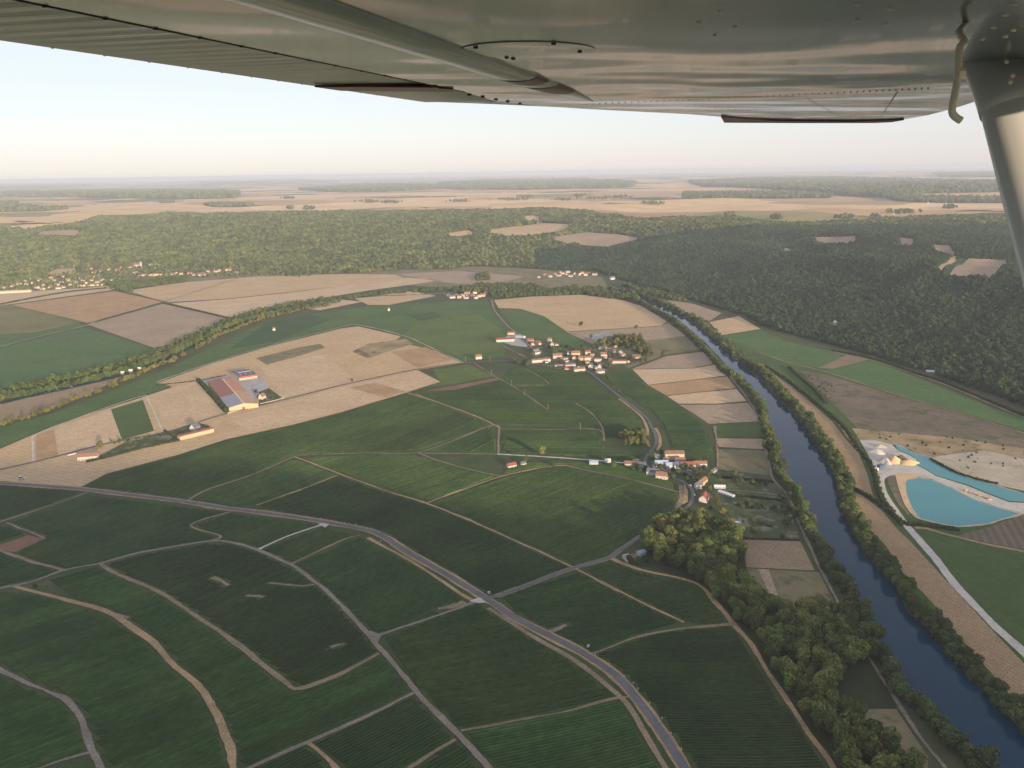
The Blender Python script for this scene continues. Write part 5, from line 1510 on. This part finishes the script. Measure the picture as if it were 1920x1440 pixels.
for p in [(640 + a / 2.572, 882 + b_ / 2.572) for a, b_ in Z2] + [(a / 2.572, 882 + b_ / 2.572) for a, b_ in Z1]:
    x, y = on_ground([p])[0]
    o = thing('marker_post', (x, y, float(H(x, y)) + 0.3), 0.2, 'small white marker post on the verge of the main road', 'marker post', 'marker posts along the main road')
    link('post', mm, o)
    link('reflector_band', bm_, o)
for p, lab in (((1103, 1214), 'white roadside cabinet beside the main road'), ((917, 1113), 'small white cabinet at the road junction')):
    x, y = on_ground([p])[0]
    o = thing('roadside_cabinet', (x, y, float(H(x, y)) + 0.4), 0.3, lab, 'cabinet')
    link('body', mesh('body', *box(-1.1, 1.1, -.5, .5, -0.2, 1.9), 'panel_white'), o)
    link('cap', mesh('cap', *box(-1.2, 1.2, -.6, .6, 1.9, 2.02), 'render_grey'), o)
    link('door', mesh('door', *box(-.9, .9, -.53, -.49, 0.1, 1.7), 'render_white'), o)


def car(px, yaw, mat, label, s=1.0, h=1.5, L=4.4, name='parked_car', cat='car'):
    x, y = on_ground([px])[0]
    o = thing(name, (x, y, float(H(x, y)) + 0.9), yaw, label, cat)
    o.scale = (s,) * 3
    a, w_ = L / 2, 0.88
    prof = [(-a, .35), (-a, .8), (-a + .15, .95), (-a * .75, h), (a * .25, h), (a * .5, .98), (a - .1, .85), (a, .6), (a, .35)]
    k = len(prof)
    v = [(x_, -w_, z_) for x_, z_ in prof] + [(x_, w_, z_) for x_, z_ in prof]
    f = [tuple(range(k)), tuple(range(2 * k - 1, k - 1, -1))] + [(i, k + i, k + (i + 1) % k, (i + 1) % k) for i in range(k)]
    link('body', mesh('body', v, f, mat), o)
    for sd_ in (-1, 1):
        link('window', mesh('window', [(-a * .68, sd_ * (w_ + .01), h - .08), (a * .22, sd_ * (w_ + .01), h - .08), (a * .42, sd_ * (w_ + .01), 1.0), (-a * .82, sd_ * (w_ + .01), 1.0)], [(0, 1, 2, 3)], 'dark_glass'), o)
        for wx in (-a * .62, a * .62):
            tv, tf = tube([(wx, sd_ * (w_ - .15), .32), (wx, sd_ * (w_ + .04), .32)], [.33, .33], 10)
            link('wheel', mesh('wheel', tv, tf, 'tyre'), o)
    link('windscreen', mesh('windscreen', [(a * .26, -.75, h - .03), (a * .26, .75, h - .03), (a * .505, .8, 1.0), (a * .505, -.8, 1.0)], [(0, 1, 2, 3)], 'dark_glass'), o)


car((41, 899), 0.25, 'panel_white', 'white van standing in the stubble beside the main road', 1.6, 2.2, 5.2, 'parked_van', 'van')
car((1302, 930), 1.5, 'panel_white', 'white car on the road bend by the red roofed house')
car((1294, 912), 2.2, 'panel_white', 'pale car at the top of the road bend')
car((1242, 880), 0.1, 'machine_blue', 'dark blue car at the lower village crossroads')
car((1085, 689), 0.2, 'panel_white', 'white car on the street of the upper village')


# ------------------------------------------------------------------ quarry
def mound(px, rx_, ry_, h, mat, label, name='sand_pile', cat='sand pile', seed=1, yaw=0.0, ridge=0.0):
    g = np.random.default_rng(seed)
    x, y = on_ground([px])[0]
    n_r, n_a = 9, 26
    V_ = [(0, 0, h)]
    ph = g.uniform(0, 6.28, 6)
    for i in range(1, n_r + 1):
        t = i / n_r
        for j in range(n_a):
            a = 6.2832 * j / n_a
            wob_ = 1 + 0.13 * math.sin(3 * a + ph[0]) + 0.08 * math.sin(5 * a + ph[1]) + g.normal(0, 0.02)
            xx = rx_ * t * wob_ * math.cos(a) + ridge * math.copysign(1, math.cos(a)) * min(1, t * 2) * abs(math.cos(a))
            yy = ry_ * t * wob_ * math.sin(a)
            zz = h * max(0, (1 - t) ** 0.85) * (1 + g.normal(0, 0.03)) - (0.5 if i == n_r else 0)
            V_.append((xx, yy, zz))
    f = [(0, 1 + j, 1 + (j + 1) % n_a) for j in range(n_a)]
    for i in range(n_r - 1):
        for j in range(n_a):
            f.append((1 + i * n_a + j, 1 + (i + 1) * n_a + j, 1 + (i + 1) * n_a + (j + 1) % n_a, 1 + i * n_a + (j + 1) % n_a))
    o = link(name, mesh(name, V_, f, mat, True))
    o.location = (x, y, float(H(x, y)) + 0.5)
    o.rotation_euler = (0, 0, yaw)
    tag(o, label, cat)


mound((1676, 866), 11, 11, 9, 'sand', 'tall ochre sand cone at the quarry beside the grey heap', seed=2)
mound((1703, 869), 12, 9, 5.5, 'sand', 'broad ochre sand heap at the edge of the upper pond', seed=3, ridge=3)
mound((1660, 866), 10, 12, 6, 'quarry_floor', 'grey gravel heap in the middle of the quarry yard', 'gravel_heap', 'gravel heap', 4)
mound((1643, 848), 12, 12, 5, 'quarry_floor', 'pale gravel heap behind the quarry yard', 'gravel_heap', 'gravel heap', 5)
mound((1690, 860), 7, 9, 5, 'waste', 'dark grey gravel heap between the two sand heaps', 'gravel_heap', 'gravel heap', 6)
mound((1650, 838), 9, 7, 4, 'gravel_bank', 'low pale heap at the far end of the quarry', 'gravel_heap', 'gravel heap', 7)
# rubble on the causeway between the ponds
Lc = on_ground([(1812, 922), (1858, 938)])
g = np.random.default_rng(11)
for i in range(46):
    t = g.uniform(0, 1)
    p = Lc[0] + (Lc[1] - Lc[0]) * t + g.normal(0, 1.8, 2)
    s = g.uniform(0.8, 2.2)
    V_ = [(s * a * g.uniform(.7, 1.2), s * b_ * g.uniform(.7, 1.2), s * (c_ + .4) * g.uniform(.5, .9)) for a in (-.6, .6) for b_ in (-.6, .6) for c_ in (-.6, .6)]
    o = link('boulder', mesh('boulder', V_, [(0, 1, 3, 2), (4, 6, 7, 5), (0, 4, 5, 1), (2, 3, 7, 6), (0, 2, 6, 4), (1, 5, 7, 3)], 'sand' if g.random() < .6 else 'gravel_bank'))
    o.location = (*p, float(H(*p)) + 0.6)
    o.rotation_euler = (0, 0, g.uniform(0, 6))
    tag(o, 'rough block of rubble dumped on the causeway between the ponds', 'boulder', 'rubble on the causeway')
# conveyor plant
x, y = on_ground([(1650, 880)])[0]
o = thing('gravel_plant', (x, y, float(H(x, y)) + .5), 0.5, 'dark blue gravel screening plant with conveyor at the quarry entrance', 'gravel plant')
link('hopper', mesh('hopper', [(-3, -2, 3), (3, -2, 3), (3, 2, 3), (-3, 2, 3), (-4.5, -3, 6.5), (4.5, -3, 6.5), (4.5, 3, 6.5), (-4.5, 3, 6.5)], [(0, 1, 5, 4), (1, 2, 6, 5), (2, 3, 7, 6), (3, 0, 4, 7), (3, 2, 1, 0), (4, 5, 6, 7)], 'machine_blue'), o)
link('conveyor', mesh('conveyor', *tube([(3, 0, 2.5), (15, 1, 8)], [.7, .7], 4), 'machine_blue'), o)
for lx, ly in ((-3, -2), (3, -2), (3, 2), (-3, 2)):
    link('leg', mesh('leg', *tube([(lx, ly, -.5), (lx, ly, 3.2)], [.3, .3], 6), 'machine_blue'), o)
link('prop', mesh('prop', *tube([(11, .7, -.5), (11, .7, 6)], [.3, .3], 6), 'machine_blue'), o)
link('cabin', mesh('cabin', *box(-10, -5.5, -2, 2, -.2, 3), 'panel_white'), o)

# ------------------------------------------------------------------ the aircraft's wing
def wing_paint(name, col, rough, bump, scale, stretch, coat=0.0):
    mt, n, b = new_mat(name)
    tc = n.nodes.new('ShaderNodeTexCoord').outputs['Object']
    mp_ = n.nodes.new('ShaderNodeMapping')
    mp_.inputs['Scale'].default_value = stretch
    n.links.new(tc, mp_.inputs[0])
    f1 = noise(n, mp_.outputs[0], scale, 2, 0.4)
    f2 = noise(n, tc, 9, 4, 0.6)
    n.links.new(ramp(n, f2, [(0.3, sc(col, 0.9)), (0.7, col)]), b.inputs['Base Color'])
    b.inputs['Roughness'].default_value = rough
    b.inputs['Specular IOR Level'].default_value = 0.6
    b.inputs['Coat Weight'].default_value = coat
    b.inputs['Coat Roughness'].default_value = 0.05
    bp = n.nodes.new('ShaderNodeBump')
    bp.inputs['Strength'].default_value = 1.0
    bp.inputs['Distance'].default_value = bump
    n.links.new(f1, bp.inputs['Height'])
    n.links.new(bp.outputs[0], b.inputs['Normal'])
    if coat:
        n.links.new(bp.outputs[0], b.inputs['Coat Normal'])


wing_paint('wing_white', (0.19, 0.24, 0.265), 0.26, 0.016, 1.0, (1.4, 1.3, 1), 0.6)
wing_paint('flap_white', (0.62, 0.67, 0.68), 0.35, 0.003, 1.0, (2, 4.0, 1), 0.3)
paint('strut_paint', (0.82, 0.83, 0.82), 0.35, 3.0, 0.06, 0.5)
paint('wing_red', (0.24, 0.04, 0.035), 0.35, 3, 0.15, 0.5)
paint('wing_dark', (0.05, 0.05, 0.05), 0.6)
paint('bright_metal', (0.92, 0.86, 0.70), 0.3, 5, 0.1, 0.6)

WD = 0.13
w_out = rays([(1370, 275)])[0]
w_out /= np.linalg.norm(w_out)
v2 = rays([(370, 275 - 1000 * (-0.0134 + 0.02))])[0]
w_up = np.cross(w_out, v2)
w_up /= np.linalg.norm(w_up)
if w_up[2] < 0:
    w_up = -w_up
w_fwd = np.cross(w_out, w_up)
if w_fwd @ rt < 0:
    w_fwd = -w_fwd
# wing frame: x outboard along the span, y forward along the chord, z up from the lower skin; origin above the eye
air = thing('aircraft_wing', (0, 0, 0), 0, 'weathered white high wing of a light aircraft seen from below with its strut', 'aircraft wing')
M4 = Matrix.Identity(4)
org = CAM + w_up * WD
sgn_ = 1.0
for i in range(3):
    M4[i][0], M4[i][1], M4[i][2], M4[i][3] = w_out[i], w_fwd[i], w_up[i], org[i]
if M4.to_3x3().determinant() < 0:
    sgn_ = -1.0      # keep the frame right handed: chord axis is then counted aft
    for i in range(3):
        M4[i][1] = -w_fwd[i]
air.matrix_world = M4


def wp(px, py, z=0.0):
    """a point of the lower skin plane, in the wing's own metres"""
    d = rays([(px, py)])[0]
    k = (WD + z) / (d @ w_up)
    p = d * k
    return np.array([p @ w_out, sgn_ * (p @ w_fwd), z])


def wpart(name, V_, f, mat, parent=None, smooth_=False):
    return link(name, mesh(name, V_, f, mat, smooth_), parent or air)


def slab(P2, z0, z1):
    k = len(P2)
    V_ = [(p[0], p[1], z0) for p in P2] + [(p[0], p[1], z1) for p in P2]
    f = [tuple(range(k - 1, -1, -1)), tuple(range(k, 2 * k))] + [(i, (i + 1) % k, k + (i + 1) % k, k + i) for i in range(k)]
    return V_, f


te = wp(400, 136)[1]                       # flap trailing edge
hinge = wp(450, 86)[1]                     # flap hinge line
s_end = wp(800, 193)[0]                    # flap end
print('WING te %.3f hinge %.3f flap_end %.3f sgn %.0f' % (te, hinge, s_end, sgn_))
le = -te * 0.72
# main lower skin
outline = [(-0.4, hinge), (wp(850, 173)[0], hinge), wp(930, 190)[:2], wp(1020, 199)[:2], wp(1100, 204.5)[:2], wp(1200, 209.5)[:2], wp(1290, 214)[:2], wp(1352, 219)[:2], wp(1420, 224)[:2], wp(1560, 227)[:2], wp(1650, 227.5)[:2], wp(1690, 225)[:2],
           wp(1740, 216)[:2], wp(1790, 203)[:2], wp(1830, 190)[:2], wp(1860, 179)[:2], wp(1900, 160)[:2], (1.6, le), (-0.4, le)]
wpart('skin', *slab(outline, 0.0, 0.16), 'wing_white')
# flap, its lower face corrugated along the chord
nco = 300
xs = np.linspace(-0.4, s_end, nco)
V_ = []
for i, x_ in enumerate(xs):
    z_ = 0.006 + 0.0009 * math.cos(x_ / 0.052 * 6.2832)
    V_ += [(x_, hinge + (te - hinge) * 0.03, z_), (x_, te, 0.002), (x_, te, 0.02), (x_, hinge + (te - hinge) * 0.03, 0.05)]
f = []
for i in range(nco - 1):
    for k in range(4):
        f.append((i * 4 + k, i * 4 + (k + 1) % 4, i * 4 + 4 + (k + 1) % 4, i * 4 + 4 + k))
f += [(3, 2, 1, 0), tuple(nco * 4 - 4 + k for k in range(4))]
flap = wpart('flap', V_, f, 'flap_white', smooth_=False)
for i in range(1, 26):
    x_ = i * 0.105
    if x_ < s_end:
        wpart('rivet', *box(x_ - .0015, x_ + .0015, te - .001, te + .001, 0.001, 0.003), 'flap_white', flap)
# aileron panel between flap end and tip
ail = [(s_end + 0.004, te), wp(900, 196.6)[:2], wp(1100, 205.5)[:2], wp(1100, 204.8)[:2], wp(1020, 199.4)[:2], wp(930, 190.5)[:2], (wp(850, 173)[0] + .004, hinge + (te - hinge) * .03), (s_end + 0.004, hinge + (te - hinge) * 0.03)]
aileron = wpart('aileron', *slab(ail, 0.004, 0.03), 'flap_white')
# hinge fittings and the dark gap along the hinge line
wpart('hinge_gap', *box(-0.4, wp(850, 173)[0], hinge - 0.0015, hinge + 0.0015, -0.0008, 0.004), 'wing_dark')
for p in [(60, 12), (176, 35), (276, 54), (362, 71), (437, 87), (504, 100), (565, 113), (617, 123), (665, 133), (709, 142), (749, 150), (786, 157)]:
    q = wp(*p)
    wpart('hinge_fitting', *box(q[0] - .0016, q[0] + .0016, hinge - .0028, hinge + .0028, -0.0015, 0.002), 'wing_dark')
for p in [(880, 177), (905, 181), (930, 186), (952, 190), (975, 194)]:
    q = wp(*p)
    wpart('rivet', *box(q[0] - .006, q[0] + .006, q[1] - .004, q[1] + .004, -0.003, 0.002), 'wing_dark')
# painted stripe on the flap
st = [wp(590, 163, -.003)[:2], wp(690, 163, -.003)[:2], wp(820, 164, -.003)[:2], wp(822, 166, -.003)[:2], wp(850, 167, -.003)[:2], wp(850, 171.5, -.003)[:2], wp(700, 171, -.003)[:2], wp(640, 170, -.003)[:2]]
wpart('red_stripe', *slab(st, -0.0035, 0.001), 'wing_red')
tipst = [wp(1352, 219, -.004)[:2], wp(1358, 229.5, -.004)[:2], wp(1500, 230.2, -.004)[:2], wp(1640, 230, -.004)[:2], wp(1672, 228.5, -.004)[:2], wp(1695, 224.5, -.004)[:2], wp(1600, 227.5, -.004)[:2], wp(1450, 226, -.004)[:2]]
wpart('red_stripe', *slab(tipst, -0.006, 0.0), 'wing_red')
# fold standing in for a reflection, red bands too, fading into the skin outboard
def fold(t0, t1, mat, lowz):
    V_, f = [], []
    c0, c1 = wp(500, 0), wp(1120, 191)
    d0 = wp(590, 0)
    ns, na = 14, 9
    yl = wp(520, 3)[1]
    for i in range(ns):
        t = t0 + (t1 - t0) * i / (ns - 1)
        wdt = 0.085 * (1 - max(0, (t - 0.72) / 0.28) ** 1.5) + 0.002
        hh = 0.010 * (1 - max(0, (t - 0.72) / 0.28)) + 0.0006 + lowz
        for k in range(na):
            a = math.pi * k / (na - 1)
            V_.append((c0[0] * 0.2 + (c1[0] - c0[0] * 0.2) * t, yl - (te / abs(te)) * 0.012 + wdt * math.cos(a) * 0.5, -hh * math.sin(a) + 0.0005))
    for i in range(ns - 1):
        for k in range(na - 1):
            f.append((i * na + k, i * na + k + 1, (i + 1) * na + k + 1, (i + 1) * na + k))
    return V_, f


fld = wpart('reflection_fold', *fold(0.0, 1.0, 'flap_white', 0), 'flap_white', smooth_=True)
wpart('reflected_red_band', *fold(0.60, 0.645, 'wing_red', 0.0012), 'wing_red', fld, True)
wpart('reflected_red_band', *fold(0.685, 0.78, 'wing_red', 0.0012), 'wing_red', fld, True)
# oval inspection cover
cA, cB = wp(990, 95), wp(866, 93)
e0 = [wp(990 + 126 * math.cos(a), 95 + 15 * math.sin(a), -.002)[:2] for a in np.linspace(0, 6.2832, 40, endpoint=False)]
cov = wpart('inspection_cover', *slab(e0, -0.0012, 0.001), 'wing_white')
for p in [(892, 91), (1038, 84), (1087, 99), (950, 110), (962, 112)]:
    q = wp(*p, -.003)
    V_, f = tube([(q[0], q[1], -0.003), (q[0], q[1], 0.0)], [.003, .004], 8)
    wpart('screw', V_, f, 'wing_dark', cov)
# rivets and seams
for p in [(1608, 8), (1668, 17), (1608, 38), (1662, 45), (1886, 28), (1863, 52), (1842, 74), (1900, 57), (1885, 69), (1902, 8), (1350, 22), (1310, 42), (1378, 50), (1340, 66)]:
    q = wp(*p)
    V_, f = tube([(q[0], q[1], -0.0012), (q[0], q[1], 0.001)], [.0025, .004], 8)
    wpart('rivet', V_, f, 'bright_metal')
def seam(a, b_, k, r=0.005, mat='wing_dark'):
    k, r = int(k * 1.6), r * 0.55
    for t in np.linspace(0, 1, k):
        q = wp(a[0] + (b_[0] - a[0]) * t, a[1] + (b_[1] - a[1]) * t)
        wpart('rivet', *box(q[0] - r, q[0] + r, q[1] - r * .5, q[1] + r * .5, -0.0015, 0.001), mat)


seam((1100, 196), (1740, 166), 34)
seam((1512, 184), (1582, 224), 12, 0.004)
seam((1683, 172), (1650, 222), 12, 0.004)
seam((1290, 199), (1480, 214), 10, 0.004)
# strut: a streamlined tube from the wing down to the fuselage, with a cuff at the top
def ray_pt(px, py, k):
    d = rays([(px, py)])[0] * k
    return np.array([d @ w_out, sgn_ * (d @ w_fwd), d @ w_up - WD])


top = wp(1900, 118)
k_top = (WD) / (rays([(1900, 118)])[0] @ w_up)
bot = ray_pt(2010, 470, k_top * 0.80)
bot = top + (bot - top) * 2.4
def streamline(p0, p1, c0, c1, t0, t1, flare=None):
    ax_ = (p1 - p0) / np.linalg.norm(p1 - p0)
    ch = np.array([0.0, sgn_, 0.0])
    ch -= ax_ * (ch @ ax_)
    ch /= np.linalg.norm(ch)
    th = np.cross(ax_, ch)
    V_, f = [], []
    ns, na = 10, 24
    for i in range(ns):
        t = i / (ns - 1)
        p = p0 + (p1 - p0) * t
        cc, tt = c0 + (c1 - c0) * t, t0 + (t1 - t0) * t
        if flare:
            cc += flare * (1 - t) ** 3
            tt += flare * 0.8 * (1 - t) ** 3
        for k in range(na):
            a = 6.2832 * k / na
            V_.append(p + ch * (cc * 0.5 * math.cos(a)) + th * (tt * 0.5 * math.sin(a) * (1 + 0.25 * math.cos(a))))
    for i in range(ns - 1):
        for k in range(na):
            f.append((i * na + k, i * na + (k + 1) % na, (i + 1) * na + (k + 1) % na, (i + 1) * na + k))
    f += [tuple(range(na))[::-1], tuple(range((ns - 1) * na, ns * na))]
    return V_, f


strut = wpart('strut', *streamline(top, bot, 0.13, 0.13, 0.07, 0.07), 'strut_paint', smooth_=True)
dn = (bot - top) / np.linalg.norm(bot - top)
cuff = wpart('strut_cuff', *streamline(top - dn * 0.04, top + dn * 0.14, 0.14, 0.134, 0.08, 0.074, 0.035), 'strut_paint', smooth_=True)
for p in [(1900, 95), (1898, 138), (1893, 150), (1901, 178), (1886, 112)]:
    d = ray_pt(p[0], p[1], k_top * 0.93)
    V_, f = tube([d, d + np.array([-.006, 0, -.004])], [.003, .003], 8)
    wpart('bolt', V_, f, 'bright_metal', cuff)
# fuel vent tube hanging from the skin behind the strut
kv = (WD) / (rays([(1812, 44)])[0] @ w_up)
pts_ = [ray_pt(1813, 43, kv), ray_pt(1800, 58, kv * .97), ray_pt(1800, 66, kv * .96), ray_pt(1808, 78, kv * .95), ray_pt(1800, 88, kv * .95), ray_pt(1797, 110, kv * .95), ray_pt(1797, 132, kv * .95), ray_pt(1792, 168, kv * .95), ray_pt(1785, 205, kv * .95), ray_pt(1790, 218, kv * .95), ray_pt(1802, 226, kv * .95)]
V_, f = tube(catmull(pts_, 5), [0.0038] * ((len(pts_) - 1) * 5 + 1), 10)
vent = wpart('fuel_vent', V_, f, 'bright_metal', smooth_=True)
V_, f = tube([ray_pt(1794, 138, kv * .95), ray_pt(1806, 137, kv * .95)], [.006, .006], 8)
wpart('clamp', V_, f, 'bright_metal', vent)

# ------------------------------------------------------------------ haze
mt = bpy.data.materials.new('haze_air')
mt.use_nodes = True
n = mt.node_tree
n.nodes.clear()
ho = n.nodes.new('ShaderNodeOutputMaterial')
pv = n.nodes.new('ShaderNodeVolumePrincipled')
pv.inputs['Color'].default_value = (*HAZE_COLOR, 1)
pv.inputs['Density'].default_value = HAZE_DENSITY
pv.inputs['Anisotropy'].default_value = 0.0
n.links.new(pv.outputs[0], ho.inputs['Volume'])
MATS['haze_air'] = mt
x0, x1, y0, y1, z0, z1 = -64000, 64000, -8000, 66000, float(V_MIN_Z) - 2, CAM_H + 12
hv = [(x, y, z) for z in (z0, z1) for y in (y0, y1) for x in (x0, x1)]
hf = [(0, 2, 3, 1), (4, 5, 7, 6), (0, 1, 5, 4), (2, 6, 7, 3), (0, 4, 6, 2), (1, 3, 7, 5)]
tag(link('haze', mesh('haze', hv, hf, 'haze_air')), kind='stuff', label='pale evening haze over the whole valley')
